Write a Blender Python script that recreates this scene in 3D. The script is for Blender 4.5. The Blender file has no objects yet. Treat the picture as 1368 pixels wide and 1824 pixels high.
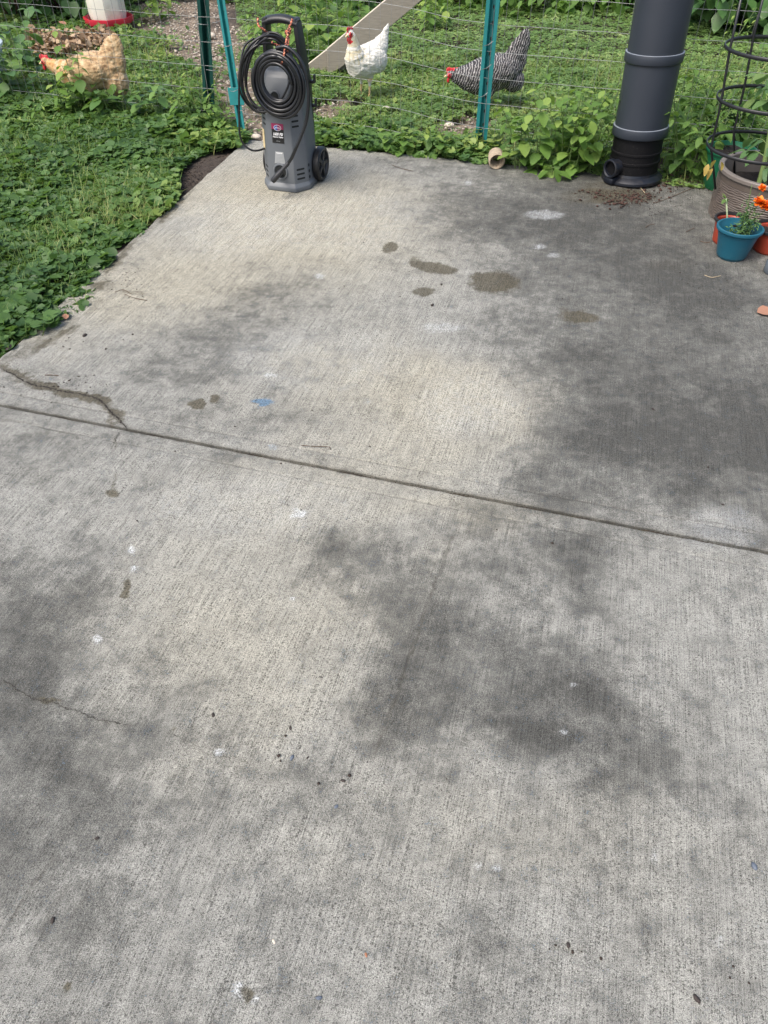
import bpy, bmesh, math, random
import numpy as np
from mathutils import Vector, Matrix, kdtree

# ---------------------------------------------------------------- camera, world, sun, exposure
F, TH, H = 1300.0, math.radians(44.0), 1.35
SC = bpy.context.scene
COL = SC.collection
cam_d = bpy.data.cameras.new("camera"); cam = bpy.data.objects.new("camera", cam_d); COL.objects.link(cam)
cam.location = (0, 0, H); cam.rotation_euler = (math.pi/2-TH, 0, 0)
cam_d.sensor_fit = 'VERTICAL'; cam_d.sensor_height = 24; cam_d.lens = 24*F/1824
cam_d.clip_start = 0.05; cam_d.clip_end = 400
SC.camera = cam
SUN_EL, SUN_AZ = math.radians(58), math.radians(-130)   # azimuth measured from +Y clockwise
wd = bpy.data.worlds.new("World"); SC.world = wd; wd.use_nodes = True
wn = wd.node_tree; bg = wn.nodes['Background']; bg.inputs[1].default_value = 0.125
sky = wn.nodes.new('ShaderNodeTexSky'); sky.sky_type = 'NISHITA'; sky.sun_disc = False
sky.sun_elevation = SUN_EL; sky.sun_rotation = SUN_AZ; sky.dust_density = 4.5; sky.ozone_density = 0.6; sky.air_density = 1.0
wn.links.new(sky.outputs[0], bg.inputs[0])
sd = bpy.data.lights.new("sun", 'SUN'); sd.energy = 1.5; sd.angle = math.radians(28); sd.color = (1, .96, .9)
sun = bpy.data.objects.new("sun", sd); COL.objects.link(sun)
sdir = Vector((math.sin(SUN_AZ)*math.cos(SUN_EL), math.cos(SUN_AZ)*math.cos(SUN_EL), math.sin(SUN_EL)))
sun.rotation_euler = sdir.to_track_quat('Z', 'Y').to_euler()
SC.view_settings.view_transform = 'Standard'; SC.view_settings.look = 'None'
SC.view_settings.exposure = 1.12; SC.view_settings.gamma = 1
SC.render.engine = 'CYCLES'

# ---------------------------------------------------------------- photo measurements -> world
ST, CT = math.sin(TH), math.cos(TH)
def ray(u, v):
    y = (912-v)/F
    return (u-684)/F, CT+y*ST, ST-y*CT        # x, forward, down per unit depth
def G(u, v, z=0.0):
    a, f, d = ray(u, v); t = (H-z)/d
    return Vector((a*t, f*t, z))
def W(u, v, Y):
    a, f, d = ray(u, v); t = Y/f
    return Vector((a*t, Y, H-t*d))
def pxm(p):                                    # metres per photo pixel at a point
    return (p[1]*CT+(H-p[2])*ST)/F
rng = np.random.default_rng(7); random.seed(7)

# ---------------------------------------------------------------- value noise
_lat = rng.random((256, 256))
def vnoise(x, y):
    xi = np.floor(x).astype(int); yi = np.floor(y).astype(int); fx = x-xi; fy = y-yi
    fx = fx*fx*(3-2*fx); fy = fy*fy*(3-2*fy)
    g = lambda a, b: _lat[a % 256, b % 256]
    return (g(xi, yi)*(1-fx)*(1-fy)+g(xi+1, yi)*fx*(1-fy)+g(xi, yi+1)*(1-fx)*fy+g(xi+1, yi+1)*fx*fy)
def fbm(x, y, s, o=4):
    r = 0; a = .5; t = 0
    for i in range(o):
        r = r+a*vnoise(x*s+i*17.3, y*s+i*9.1); t += a; a *= .5; s *= 2.03
    return r/t

# ---------------------------------------------------------------- materials
class M:
    def __init__(s, name):
        s.m = bpy.data.materials.new(name); s.m.use_nodes = True; s.t = s.m.node_tree
        s.b = s.t.nodes['Principled BSDF']; s.out = s.t.nodes['Material Output']
    def n(s, ty, **k):
        nd = s.t.nodes.new(ty)
        for a, v in k.items():
            if a in ('operation', 'blend_type', 'data_type', 'attribute_name', 'wave_type', 'bands_direction', 'interpolation_type', 'feature', 'noise_dimensions', 'distance', 'wave_profile'):
                setattr(nd, a, v)
            else:
                nd.inputs[a.replace('_', ' ')].default_value = v
        return nd
    def L(s, a, b): s.t.links.new(a, b)
    def attr(s, name): return s.n('ShaderNodeAttribute', attribute_name=name).outputs['Fac']
    def math(s, op, a, b=None, c=None, clamp=False):
        nd = s.t.nodes.new('ShaderNodeMath'); nd.operation = op; nd.use_clamp = clamp
        for i, x in enumerate((a, b, c)):
            if x is None: continue
            if isinstance(x, (int, float)): nd.inputs[i].default_value = x
            else: s.L(x, nd.inputs[i])
        return nd.outputs[0]
    def mix(s, f, a, b, bt='MIX'):
        nd = s.t.nodes.new('ShaderNodeMix'); nd.data_type = 'RGBA'; nd.blend_type = bt
        for sock, x in ((nd.inputs[0], f), (nd.inputs[6], a), (nd.inputs[7], b)):
            if isinstance(x, (int, float)): sock.default_value = x
            elif isinstance(x, tuple): sock.default_value = (*x, 1)
            else: s.L(x, sock)
        return nd.outputs[2]
    def coord(s, scale=(1, 1, 1), rot=(0, 0, 0), kind='Object'):
        tc = s.t.nodes.new('ShaderNodeTexCoord'); mp = s.t.nodes.new('ShaderNodeMapping')
        mp.inputs['Scale'].default_value = scale; mp.inputs['Rotation'].default_value = rot
        s.L(tc.outputs[kind], mp.inputs[0]); return mp.outputs[0]
    def noise(s, vec, scale, detail=3, rough=.55):
        nd = s.n('ShaderNodeTexNoise', Scale=scale, Detail=detail, Roughness=rough)
        s.L(vec, nd.inputs['Vector']); return nd.outputs['Fac']
    def ramp(s, f, stops):
        nd = s.t.nodes.new('ShaderNodeValToRGB'); e = nd.color_ramp.elements
        while len(e) < len(stops): e.new(.5)
        for x, (p, c) in zip(e, stops):
            x.position = p; x.color = (*c, 1) if isinstance(c, tuple) else (c, c, c, 1)
        s.L(f, nd.inputs[0]); return nd.outputs[0]
    def bump(s, h, strength=.5, dist=.002):
        nd = s.n('ShaderNodeBump', Strength=strength); nd.inputs['Distance'].default_value = dist
        s.L(h, nd.inputs['Height']); s.L(nd.outputs[0], s.b.inputs['Normal'])
    def base(s, c):
        if isinstance(c, tuple): s.b.inputs['Base Color'].default_value = (*c, 1)
        else: s.L(c, s.b.inputs['Base Color'])

def plain(name, col, rough=.5, metal=0, var=.25, scale=40, bump=.2, bd=.0008, dirt=None):
    k = M(name); v = k.coord(); n = k.noise(v, scale, 5, .6)
    c = k.mix(k.math('MULTIPLY', n, 1.0), tuple(x*(1-var) for x in col), tuple(min(1, x*(1+var)) for x in col))
    if dirt:
        d = k.ramp(k.noise(v, scale*.35, 6, .7), [(.52, 0.0), (.66, 1.0)])
        c = k.mix(k.math('MULTIPLY', d, .6), c, dirt)
    k.base(c); k.b.inputs['Roughness'].default_value = rough; k.b.inputs['Metallic'].default_value = metal
    r = k.math('MULTIPLY_ADD', n, .3, rough-.15); k.L(r, k.b.inputs['Roughness'])
    k.bump(k.noise(v, scale*8, 3), bump, bd)
    return k.m

def leafmat(name, dark, light, alt, rough=.5, trans=.3):
    k = M(name); t = k.attr('tone'); v = k.coord()
    c = k.ramp(t, [(0, dark), (.7, light), (1, alt)])
    n = k.noise(v, 180, 3); c = k.mix(k.math('MULTIPLY', n, .35), c, tuple(x*.45 for x in dark))
    k.base(c); k.b.inputs['Roughness'].default_value = rough
    k.b.inputs['Specular IOR Level'].default_value = .4
    tr = k.t.nodes.new('ShaderNodeBsdfTranslucent'); k.L(k.mix(.5, c, (light[0]*1.6, light[1]*1.5, light[2]*.8)), tr.inputs[0])
    ms = k.t.nodes.new('ShaderNodeMixShader'); ms.inputs[0].default_value = trans
    k.L(k.b.outputs[0], ms.inputs[1]); k.L(tr.outputs[0], ms.inputs[2]); k.L(ms.outputs[0], k.out.inputs[0])
    return k.m

# ---------------------------------------------------------------- mesh helpers
def link(name, me, mat=None, parent=None, smooth=False):
    o = bpy.data.objects.new(name, me); COL.objects.link(o)
    if mat:
        for m_ in (mat if isinstance(mat, (list, tuple)) else [mat]): me.materials.append(m_)
    if smooth: me.polygons.foreach_set('use_smooth', [True]*len(me.polygons))
    if parent: o.parent = parent
    return o
def tag(o, label=None, cat=None, group=None, kind=None):
    if label: o['label'] = label
    if cat: o['category'] = cat
    if group: o['group'] = group
    if kind: o['kind'] = kind
    return o
def empty(name, loc, label, cat, group=None, rz=0):
    o = bpy.data.objects.new(name, None); COL.objects.link(o); o.location = loc
    o.rotation_euler = (0, 0, rz); o.empty_display_size = .05
    return tag(o, label, cat, group)
def npmesh(name, verts, faces, fmat=None, attrs=None):
    """verts (n,3), faces (m,k) with constant k"""
    me = bpy.data.meshes.new(name); verts = np.asarray(verts, dtype=np.float32); faces = np.asarray(faces, dtype=np.int32)
    k = faces.shape[1]; me.vertices.add(len(verts)); me.vertices.foreach_set('co', verts.ravel())
    me.loops.add(faces.size); me.loops.foreach_set('vertex_index', faces.ravel())
    me.polygons.add(len(faces)); me.polygons.foreach_set('loop_start', np.arange(0, faces.size, k, dtype=np.int32))
    me.polygons.foreach_set('loop_total', np.full(len(faces), k, dtype=np.int32))
    if fmat is not None: me.polygons.foreach_set('material_index', np.asarray(fmat, dtype=np.int32))
    me.update(calc_edges=True)
    for a, d in (attrs or {}).items():
        at = me.attributes.new(a, 'FLOAT', 'POINT'); at.data.foreach_set('value', np.asarray(d, dtype=np.float32).ravel())
    me.validate(); return me
class MB:
    def __init__(s): s.v = []; s.f = []; s.mi = []; s.cur = 0
    def add(s, vs, fs):
        b = len(s.v); s.v += [tuple(x) for x in vs]; s.f += [tuple(b+i for i in f) for f in fs]; s.mi += [s.cur]*len(fs)
    def box(s, c, size, R=None):
        hx, hy, hz = [x/2 for x in size]; R = R or Matrix.Identity(3); c = Vector(c)
        vs = [c+R@Vector((x, y, z)) for z in (-hz, hz) for x, y in ((-hx, -hy), (hx, -hy), (hx, hy), (-hx, hy))]
        s.add(vs, [(3, 2, 1, 0), (4, 5, 6, 7), (0, 1, 5, 4), (1, 2, 6, 5), (2, 3, 7, 6), (3, 0, 4, 7)])
    def tube(s, pts, r, n=8, cap=True, sq=None, up=None):
        pts = [Vector(p) for p in pts]; rs = r if isinstance(r, (list, tuple)) else [r]*len(pts)
        rings = []; prev = Vector(up) if up else None
        for i, p in enumerate(pts):
            t = (pts[min(i+1, len(pts)-1)]-pts[max(i-1, 0)])
            if t.length < 1e-9: t = Vector((0, 0, 1))
            t.normalize()
            if prev is None: prev = t.orthogonal()
            a = prev-t*prev.dot(t)
            if a.length < 1e-6: a = t.orthogonal()
            a.normalize(); b = t.cross(a); prev = a; q = sq or (1, 1)
            rings.append([p+(a*math.cos(2*math.pi*j/n)*q[0]+b*math.sin(2*math.pi*j/n)*q[1])*rs[i] for j in range(n)])
        vs = [v for ring in rings for v in ring]; fs = []
        for i in range(len(pts)-1):
            for j in range(n):
                fs.append((i*n+j, i*n+(j+1) % n, (i+1)*n+(j+1) % n, (i+1)*n+j))
        if cap: fs += [tuple(reversed(range(n))), tuple(range((len(pts)-1)*n, len(pts)*n))]
        s.add(vs, fs)
    def lathe(s, prof, c=(0, 0, 0), n=32, R=None):
        R = R or Matrix.Identity(3); c = Vector(c)
        vs = [c+R@Vector((r*math.cos(2*math.pi*j/n), r*math.sin(2*math.pi*j/n), z)) for r, z in prof for j in range(n)]
        fs = [(i*n+j, i*n+(j+1) % n, (i+1)*n+(j+1) % n, (i+1)*n+j) for i in range(len(prof)-1) for j in range(n)]
        s.add(vs, fs)
    def ball(s, c, r, n=12, m=8, R=None):
        R = R or Matrix.Identity(3); r = (r, r, r) if isinstance(r, (int, float)) else r; c = Vector(c)
        vs = []; fs = []
        for i in range(m+1):
            ph = math.pi*i/m
            for j in range(n):
                a = 2*math.pi*j/n
                vs.append(c+R@Vector((r[0]*math.sin(ph)*math.cos(a), r[1]*math.sin(ph)*math.sin(a), -r[2]*math.cos(ph))))
        for i in range(m):
            for j in range(n): fs.append((i*n+j, i*n+(j+1) % n, (i+1)*n+(j+1) % n, (i+1)*n+j))
        s.add(vs, fs)
    def prism(s, poly, d, T=None):
        """poly in local xy, thickness d along z, T maps local->world"""
        T = T or Matrix.Identity(4); n = len(poly)
        vs = [T@Vector((x, y, 0)) for x, y in poly]+[T@Vector((x, y, d)) for x, y in poly]
        s.add(vs, [tuple(reversed(range(n))), tuple(range(n, 2*n))]+[(i, (i+1) % n, n+(i+1) % n, n+i) for i in range(n)])
    def build(s, name, mat=None, parent=None, smooth=False, merge=True, bevel=0):
        me = bpy.data.meshes.new(name); me.from_pydata([tuple(v) for v in s.v], [], s.f)
        me.polygons.foreach_set('material_index', s.mi)
        bm = bmesh.new(); bm.from_mesh(me)
        if merge: bmesh.ops.remove_doubles(bm, verts=bm.verts, dist=1e-6)
        bmesh.ops.recalc_face_normals(bm, faces=bm.faces)
        if bevel: bmesh.ops.bevel(bm, geom=[e for e in bm.edges if e.is_manifold and e.calc_face_angle(0) > .6], offset=bevel, segments=2, affect='EDGES', profile=.5)
        bm.to_mesh(me); bm.free(); me.update()
        o = link(name, me, mat, parent)
        if smooth:
            me.polygons.foreach_set('use_smooth', [True]*len(me.polygons))
            if smooth != True: me.set_sharp_from_angle(angle=math.radians(smooth))
        return o
def spline(pts, n=8):
    P = [Vector(p) for p in pts]; out = []
    for i in range(len(P)-1):
        p0, p1, p2, p3 = P[max(i-1, 0)], P[i], P[i+1], P[min(i+2, len(P)-1)]
        for k in range(n):
            t = k/n
            out.append(.5*((2*p1)+(p2-p0)*t+(2*p0-5*p1+4*p2-p3)*t*t+(3*p1-p0-3*p2+p3)*t**3))
    out.append(P[-1]); return out

# ---------------------------------------------------------------- PATIO
JL, JR = G(0, 722), G(1368, 984)
sdir_ = (JR-JL).normalized(); tdir = Vector((-sdir_.y, sdir_.x, 0))
BL, BR = G(440, 249), G(1095, 311)
bdir = (BR-BL).normalized()
edgeL = (G(-40, 675)-BL).normalized()             # left edge, running towards the camera
def isect(p, d, q, e):
    den = d.x*e.y-d.y*e.x; t = ((q.x-p.x)*e.y-(q.y-p.y)*e.x)/den; return p+d*t
c_jl = isect(BL, edgeL, JL, sdir_)
back_r = BL+bdir*4.4; j_r = JL+sdir_*4.4
front_l = c_jl+edgeL*1.2-sdir_*.2-tdir*2.4; front_l = c_jl-sdir_*.5-tdir*2.9
front_r = j_r-tdir*2.9
EDGE_DIRT = [(u, v, 26, 9, 42, .55) for u, v in ((330,348),(305,372),(275,398),(235,432),(205,470),(175,510),(168,545),(120,580),(80,604),(45,622),(12,640))]
patio_blobs = dict(
 stain=[(470,520,90,36,0,.5),(350,600,85,50,0,.5),(290,655,90,35,0,.35),(500,742,48,22,0,.65),(600,748,60,22,0,.4),(430,560,60,40,0,.3),
  (1050,690,150,90,0,.45),(1250,710,150,110,0,.55),(1120,800,200,55,0,.6),(1000,610,150,55,0,.45),(890,620,60,50,0,.25),(1210,610,140,45,0,.35),(1340,770,60,80,0,.7),(1080,760,140,40,0,.3),
  (1000,350,150,50,0,.5),(1080,430,130,75,0,.65),(1200,510,95,60,0,.8),(1265,545,60,40,0,.5),(850,300,160,22,0,.5),(690,282,100,12,0,.4),(1060,320,90,22,0,.5),(920,400,110,50,0,.55),(800,380,110,40,0,.4),(1010,500,80,40,0,.3),
  (650,560,60,60,0,.2),(700,480,90,30,0,.2),(1238,870,30,60,0,.65),(1350,940,40,50,0,.6),(930,850,120,25,0,.35),(720,640,80,30,0,.2),(1000,885,60,18,0,.5),
  (380,815,45,18,0,.4),(330,850,50,22,0,.3),(600,1010,72,40,15,.8),(560,965,45,20,0,.35),(690,1080,80,45,20,.65),(770,1120,90,80,0,.6),(690,1200,60,85,0,.55),(740,1285,80,45,0,.5),(860,1230,95,50,0,.6),(950,1160,70,34,-20,.5),(1005,1215,60,26,0,.6),(800,1010,90,36,0,.4),(700,1340,60,30,20,.35),(900,1290,60,20,0,.6),(950,1300,62,26,-10,.95),(1050,1235,60,42,0,.85),(1115,1300,55,60,-40,.8),(1160,1345,48,28,0,.75),(1050,1400,30,24,0,.7),(900,990,110,60,0,.4),(820,910,80,30,0,.35),(880,1150,60,50,0,.35),
  (1030,958,48,24,0,.75),(1018,1020,26,55,0,.65),(1045,1085,36,20,0,.7),
  (40,1060,80,50,0,.6),(30,1150,60,60,0,.6),(10,1260,50,80,0,.55),(50,1400,130,50,0,.5),(150,1430,70,50,0,.4),(150,975,50,18,0,.3),(300,1210,60,50,0,.35),(210,1340,100,50,0,.35),(560,1370,95,45,0,.5),(540,1430,60,30,0,.4),(250,1490,50,25,0,.35),(400,1290,90,30,0,.15),
  (1000,1620,90,50,0,.22),(1240,1320,45,45,0,.3),(1290,1160,60,40,0,.12),(60,800,60,40,0,.2),(380,1700,200,60,0,.1),(760,1480,180,60,0,.08)],
 brown=EDGE_DIRT+[(90,692,85,10,-14,.75),(188,722,20,12,-40,.8),(694,441,15,10,20,1.3),(775,477,42,10,-8,1.15),(742,466,14,10,-30,.7),(755,520,21,9,0,1.15),(883,502,44,20,0,1.4),(855,495,16,10,0,.3),(1032,563,34,11,0,1.15),(1005,552,10,7,0,.5),(352,721,15,9,0,1.7),(383,712,13,7,0,1.2),(221,1050,8,19,-14,1.6),
  (30,664,34,7,-20,.9),(85,690,30,6,-15,.9),(145,705,42,8,-10,1),(178,712,18,7,0,1),(208,742,13,15,-45,.9),(204,790,5,14,20,.7),(200,878,15,8,0,1.2),(204,858,4,16,0,.7),(85,1247,26,5,-12,.9),(60,845,40,24,0,.25),
  (1120,352,60,13,0,.8),(1050,350,60,14,0,.6),(1100,333,70,14,0,.6),(1210,318,70,14,0,.8),(1240,300,60,10,0,.9),(1190,470,50,12,0,.35),
  (240,522,26,5,-5,.6),(190,510,20,10,0,.5),(100,603,60,6,30,.7),(190,470,20,16,40,.4),(300,385,20,6,40,.4),(220,450,30,10,30,.4),(110,640,40,8,10,.35),(60,660,60,6,0,.3),(545,1320,12,10,0,.25),(1010,1690,35,16,0,.35),(100,775,70,5,-8,.35),(515,300,26,14,0,.16),(530,350,40,8,0,.25),(440,1771,11,17,0,1.4),(238,968,4,4,0,.8),(120,1757,9,9,0,1.2),(310,1299,6,4,0,.7)],
 white=[(530,914,13,8,0,.8),(233,978,6,9,0,.75),(237,1012,7,6,0,.75),(172,1138,8,7,0,.9),(519,1068,5,4,0,.8),(392,1338,9,6,0,.6),(850,1543,9,6,0,.5),(887,1549,8,6,0,.5),(430,1765,12,17,20,.7),(452,1782,8,6,0,.6),(970,382,34,8,0,.55),(570,492,7,5,0,.6),(790,583,40,8,0,.35),(481,668,10,5,0,.5),(1004,1305,5,4,0,.9),(1020,1221,6,3,0,.8),(1165,1527,6,14,0,.35),(1282,1675,7,9,0,.3),(835,326,9,4,0,.5),(960,440,12,5,0,.5),(985,455,10,4,0,.5),(600,390,160,60,0,.16),(560,640,160,60,0,.15),(830,720,90,60,0,.18),(450,900,200,60,0,.12),(400,400,100,60,0,.15),(1290,940,70,40,0,.25)],
 blue=[(470,716,21,7,0,1.3),(655,714,10,6,0,.25),(485,795,8,5,0,.4),(640,548,16,6,0,.12)],
 warm=[(450,1150,320,200,0,.6),(560,900,300,100,0,.5),(900,1500,400,160,0,.3),(700,700,250,80,0,.5),(550,400,200,90,0,.7),(350,500,160,80,0,.3),(860,900,120,30,0,.5),(560,400,230,130,0,.6),(450,320,200,70,0,.6),(260,500,160,70,0,.6),(830,720,140,80,0,.6),(640,640,120,60,0,.5),(700,800,200,50,0,.4),(150,560,160,60,0,.4)])
def blobs(X, Y, lst, warp, fine=1., soft=False):
    out = np.zeros_like(X)
    vx = (fbm(X+3, Y+5, 45, 3)-.5)*.030; vy = (fbm(X+13, Y+2, 45, 3)-.5)*.030
    wx = (fbm(X, Y, 5.5, 5)-.5)*warp; wy = (fbm(X+31, Y+7, 5.5, 5)-.5)*warp
    for q_ in lst:
        u, v, ru, rv, an, s = q_ if len(q_) == 6 else (*q_[:4], 0, q_[4])
        c = G(u, v); ca, sa = math.cos(math.radians(an)), math.sin(math.radians(an))
        A = G(u+ru*ca, v-ru*sa)-c; B = G(u+rv*sa, v+rv*ca)-c
        det = A.x*B.y-A.y*B.x; sz = math.sqrt(abs(det)); k = min(1, sz/.12)
        k2_ = min(1, sz/.03)*fine
        dx = X-c.x+wx*k+vx*k2_; dy = Y-c.y+wy*k+vy*k2_
        a = (dx*B.y-dy*B.x)/det; b = (A.x*dy-A.y*dx)/det
        d = np.sqrt(a*a+b*b)
        if soft: out = out+s*np.exp(-(d/1.0)**2.4)*.9
        else:
            e = np.clip((1.35-d)/.75, 0, 1); out = out+s*e*e*(3-2*e)
    return np.clip(out, 0, 1.3)
def patio_grid(c00, c10, c01, c11, us, vs, edge_front=False, edge_back=False):
    """c00 front-left, c10 front-right, c01 back-left, c11 back-right; us, vs in 0..1"""
    U, V = np.meshgrid(us, vs)
    P = lambda i: (c00[i]*(1-U)*(1-V)+c10[i]*U*(1-V)+c01[i]*(1-U)*V+c11[i]*U*V)
    return P(0), P(1)
def concrete():
    k = M('broomed_concrete'); ang = -math.atan2(tdir.x, tdir.y)
    ang = math.atan2(bdir.y, bdir.x)
    v = k.coord(rot=(0, 0, 0)); st = k.coord(rot=(0, 0, -ang))
    vr = k.t.nodes.new('ShaderNodeMapping'); vr.inputs['Scale'].default_value = (460, 7, 1); k.L(st, vr.inputs[0])
    streak = k.noise(vr.outputs[0], 1, 4, .65)
    vr2 = k.t.nodes.new('ShaderNodeMapping'); vr2.inputs['Scale'].default_value = (80, 3.0, 1); k.L(st, vr2.inputs[0])
    streak2 = k.noise(vr2.outputs[0], 1, 3, .7)
    grain = k.noise(v, 700, 2, .6); grain2 = k.noise(v, 310, 3, .7); mott = k.noise(v, 26, 6, .7); big = k.noise(v, 3.2, 5, .6)
    stain = k.attr('stain'); N_ = lambda f, w: k.math('MULTIPLY', k.math('SUBTRACT', f, .5), w)
    def add(*a):
        o = a[0]
        for q in a[1:]: o = k.math('ADD', o, q)
        return o
    mid = k.noise(v, 8.5, 5, .68); vc = k.n('ShaderNodeTexVoronoi', Scale=330.0); k.L(v, vc.inputs['Vector']); sx_ = k.t.nodes.new('ShaderNodeSeparateColor'); k.L(vc.outputs['Color'], sx_.inputs[0]); cell = sx_.outputs[0]
    nb = k.math('MULTIPLY_ADD', k.attr('band'), -.75, 1.0)
    xl = add(k.math('MULTIPLY', stain, .40), k.math('MULTIPLY_ADD', k.attr('level'), -1.15, 1.01), N_(mott, 1.15), N_(mid, 1.15), N_(big, .25))
    xl = k.ramp(xl, [(.0, .0), (.24, .16), (.40, .34), (.54, .55), (.78, .76), (1, .98)])
    x = add(xl, N_(grain2, 2.3), N_(cell, .42), k.math('MULTIPLY', N_(streak, .8), nb), N_(streak2, .3), -.01)
    f = k.ramp(x, [(.0, 0.0), (.5, .56), (1, 1.0)])
    light = k.mix(k.attr('warm'), (.276, .275, .248), (.340, .320, .252))
    c = k.mix(f, light, (.050, .050, .045))
    wv = k.math('MULTIPLY', k.attr('white'), k.ramp(add(mott, N_(grain2, 1.5)), [(.35, .1), (.6, 1.0)]))
    c = k.mix(k.math('MULTIPLY', wv, .95, clamp=True), c, (.46, .48, .48))
    br = add(k.attr('brown'), N_(mott, 1.2), N_(grain2, 1.8))
    c = k.mix(k.math('MULTIPLY', k.ramp(br, [(.3, 0.0), (1.05, 1.0)]), .82), c, k.mix(mott, (.030, .026, .015), (.095, .082, .052)))
    bl = add(k.attr('blue'), N_(grain2, 2.2), N_(mott, 1.5))
    c = k.mix(k.math('MULTIPLY', k.ramp(bl, [(.3, 0.0), (1.0, 1.0)]), .75), c, (.07, .15, .24))
    g = add(N_(grain, .9), N_(grain2, .75), k.math('MULTIPLY', N_(streak, .68), nb), N_(streak2, .18), N_(cell, .22), .5)
    mul2 = k.t.nodes.new('ShaderNodeMix'); mul2.data_type = 'RGBA'; mul2.blend_type = 'MULTIPLY'; mul2.inputs[0].default_value = 1; mul2.clamp_result = False
    k.L(c, mul2.inputs[6])
    gm = k.math('MULTIPLY_ADD', g, 4.0, -.97); gm = k.math('MINIMUM', k.math('MAXIMUM', gm, .22), 2.1)
    k.L(gm, mul2.inputs[7]); c = mul2.outputs[2]
    vo = k.n('ShaderNodeTexVoronoi', Scale=48.0); k.L(v, vo.inputs['Vector'])
    sp = k.math('MULTIPLY', k.math('LESS_THAN', vo.outputs['Distance'], .10), k.math('GREATER_THAN', k.noise(v, 9, 2), .55))
    c = k.mix(k.math('MULTIPLY', sp, .65), c, (.07, .065, .06))
    ck = k.attr('crack'); c = k.mix(k.math('MULTIPLY', ck, .9, clamp=True), c, (.05, .045, .035))
    k.base(c); k.b.inputs['Roughness'].default_value = .88; k.b.inputs['Specular IOR Level'].default_value = .25
    k.bump(g, .6, .004)
    return k.m
M_CON = concrete()
CRACKS = [  # photo polyline, half width (m), strength
 ([(0,656),(25,668),(48,682),(80,690),(110,697),(150,704),(178,714),(196,733),(212,748),(228,766)], .0055, 1.0),
 ([(216,768),(208,780),(203,790),(199,803)], .003, .6),
 ([(0,1212),(18,1218),(35,1232),(60,1245),(82,1248),(100,1252),(118,1262),(140,1268),(165,1280),(190,1284),(232,1292)], .0018, .9),
 ([(300,1306),(318,1314),(350,1329),(362,1340),(385,1346),(425,1352),(470,1374)], .0014, .55),
 ([(0,746),(40,752),(90,766),(130,774)], .0025, .55),
 ([(215,776),(260,785),(300,803)], .0015, .35),
 ([(806,955),(768,1060),(730,1170),(690,1285),(668,1350)], .0026, .75),
 ([(775,1000),(745,1080),(715,1160)], .0014, .35),([(0,1672),(45,1600),(92,1530)], .0024, .5),([(66,1668),(110,1592),(118,1580)], .0022, .4),([(96,1690),(150,1600),(168,1560)], .0022, .35),([(640,1395),(604,1520),(590,1600)], .002, .3),([(1360,950),(1290,935),(1150,912),(950,879)], .0016, .5),([(0,698),(90,716),(185,735)], .002, .5),
 ([(240,900),(215,935),(200,950)], .002, .4)]
def seg_dist(X, Y, pl):
    best = np.full(X.shape, 9.0)
    for a, b in zip(pl[:-1], pl[1:]):
        dx, dy = b[0]-a[0], b[1]-a[1]; L2 = dx*dx+dy*dy+1e-12
        t = np.clip(((X-a[0])*dx+(Y-a[1])*dy)/L2, 0, 1)
        best = np.minimum(best, np.hypot(X-a[0]-t*dx, Y-a[1]-t*dy))
    return best
def patio_z(X, Y): return (fbm(X, Y, 1.7, 3)-.5)*.006+(fbm(X, Y, 9, 3)-.5)*.0016
GRIME = {300: (7,7,7,7.5,8,7,6,5,4,3,3,3), 400: (6,6,6.5,8,8,8,6,4,3,2.5,2.2,4), 500: (6,6,7,7,5.2,7,7,6,4,4,2.4,2.5), 600: (6,7,6,4.2,6,7.3,7,6.3,4.8,3.8,4,4), 700: (5,6,5,5,5.6,6.4,7.2,8.2,4.8,3,3.4,2.6),
 800: (5,6,6,6,6.2,6.6,7.2,7.8,4.6,2.6,2.6,2), 900: (6,6.2,6.8,7.2,7.7,7.6,7,4.8,4,4.2,5.6,4.6), 1000: (4.8,6,6.8,7.3,6,3.6,5.5,5,5.5,3.6,6,6), 1100: (3.2,5.5,6.4,6.8,6.9,6,3,4.8,5.4,5,6,6), 1200: (3.4,4.8,5.2,6.4,7,6.6,3,3.6,4,4,6,6),
 1300: (3.6,4.4,4.8,5.8,7,6.4,3.5,4.4,2.6,3,5,5.8), 1400: (2.9,3.5,4.3,5.2,5.6,4.8,5.6,6,5.5,3.6,5.4,5.6), 1500: (3.4,3.8,4.4,5.0,5.2,5.2,5.6,5.8,5.5,5.4,5.6,5.6), 1600: (4.0,4.4,4.8,5.4,5.4,5.6,5.6,5.2,5,5.4,5.6,5.6), 1700: (4.5,5,5.2,5.6,5.6,5.6,5.3,5.1,5.1,5.2,5.6,5.6), 1810: (5,5,5.2,5.5,5.5,5.5,5.3,5.1,5.2,5.2,5.6,5.6)}
def grime_level(X, Y):      # broad weathering of the slab: old mildew (low) against washed areas (high)
    wx = (fbm(X+5, Y+8, 4.2, 5)-.5)*.34+(fbm(X+1, Y+2, 15, 4)-.5)*.10; wy = (fbm(X+51, Y+3, 4.2, 5)-.5)*.34+(fbm(X+7, Y+6, 15, 4)-.5)*.10; num = np.full(X.shape, 5.*1e-6); den = np.full(X.shape, 1e-6)
    for v, row in GRIME.items():
        for i, L in enumerate(row):
            c = G(57+114*i, v); sx = 114*pxm(c)*.52; e = G(57+114*i, v+50)-G(57+114*i, v-50); sy = e.length*.52
            w = np.exp(-.5*(((X-c.x+wx)/sx)**2+((Y-c.y+wy)/sy)**2)*1.25); num += w*L; den += w
    return num/den
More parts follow.
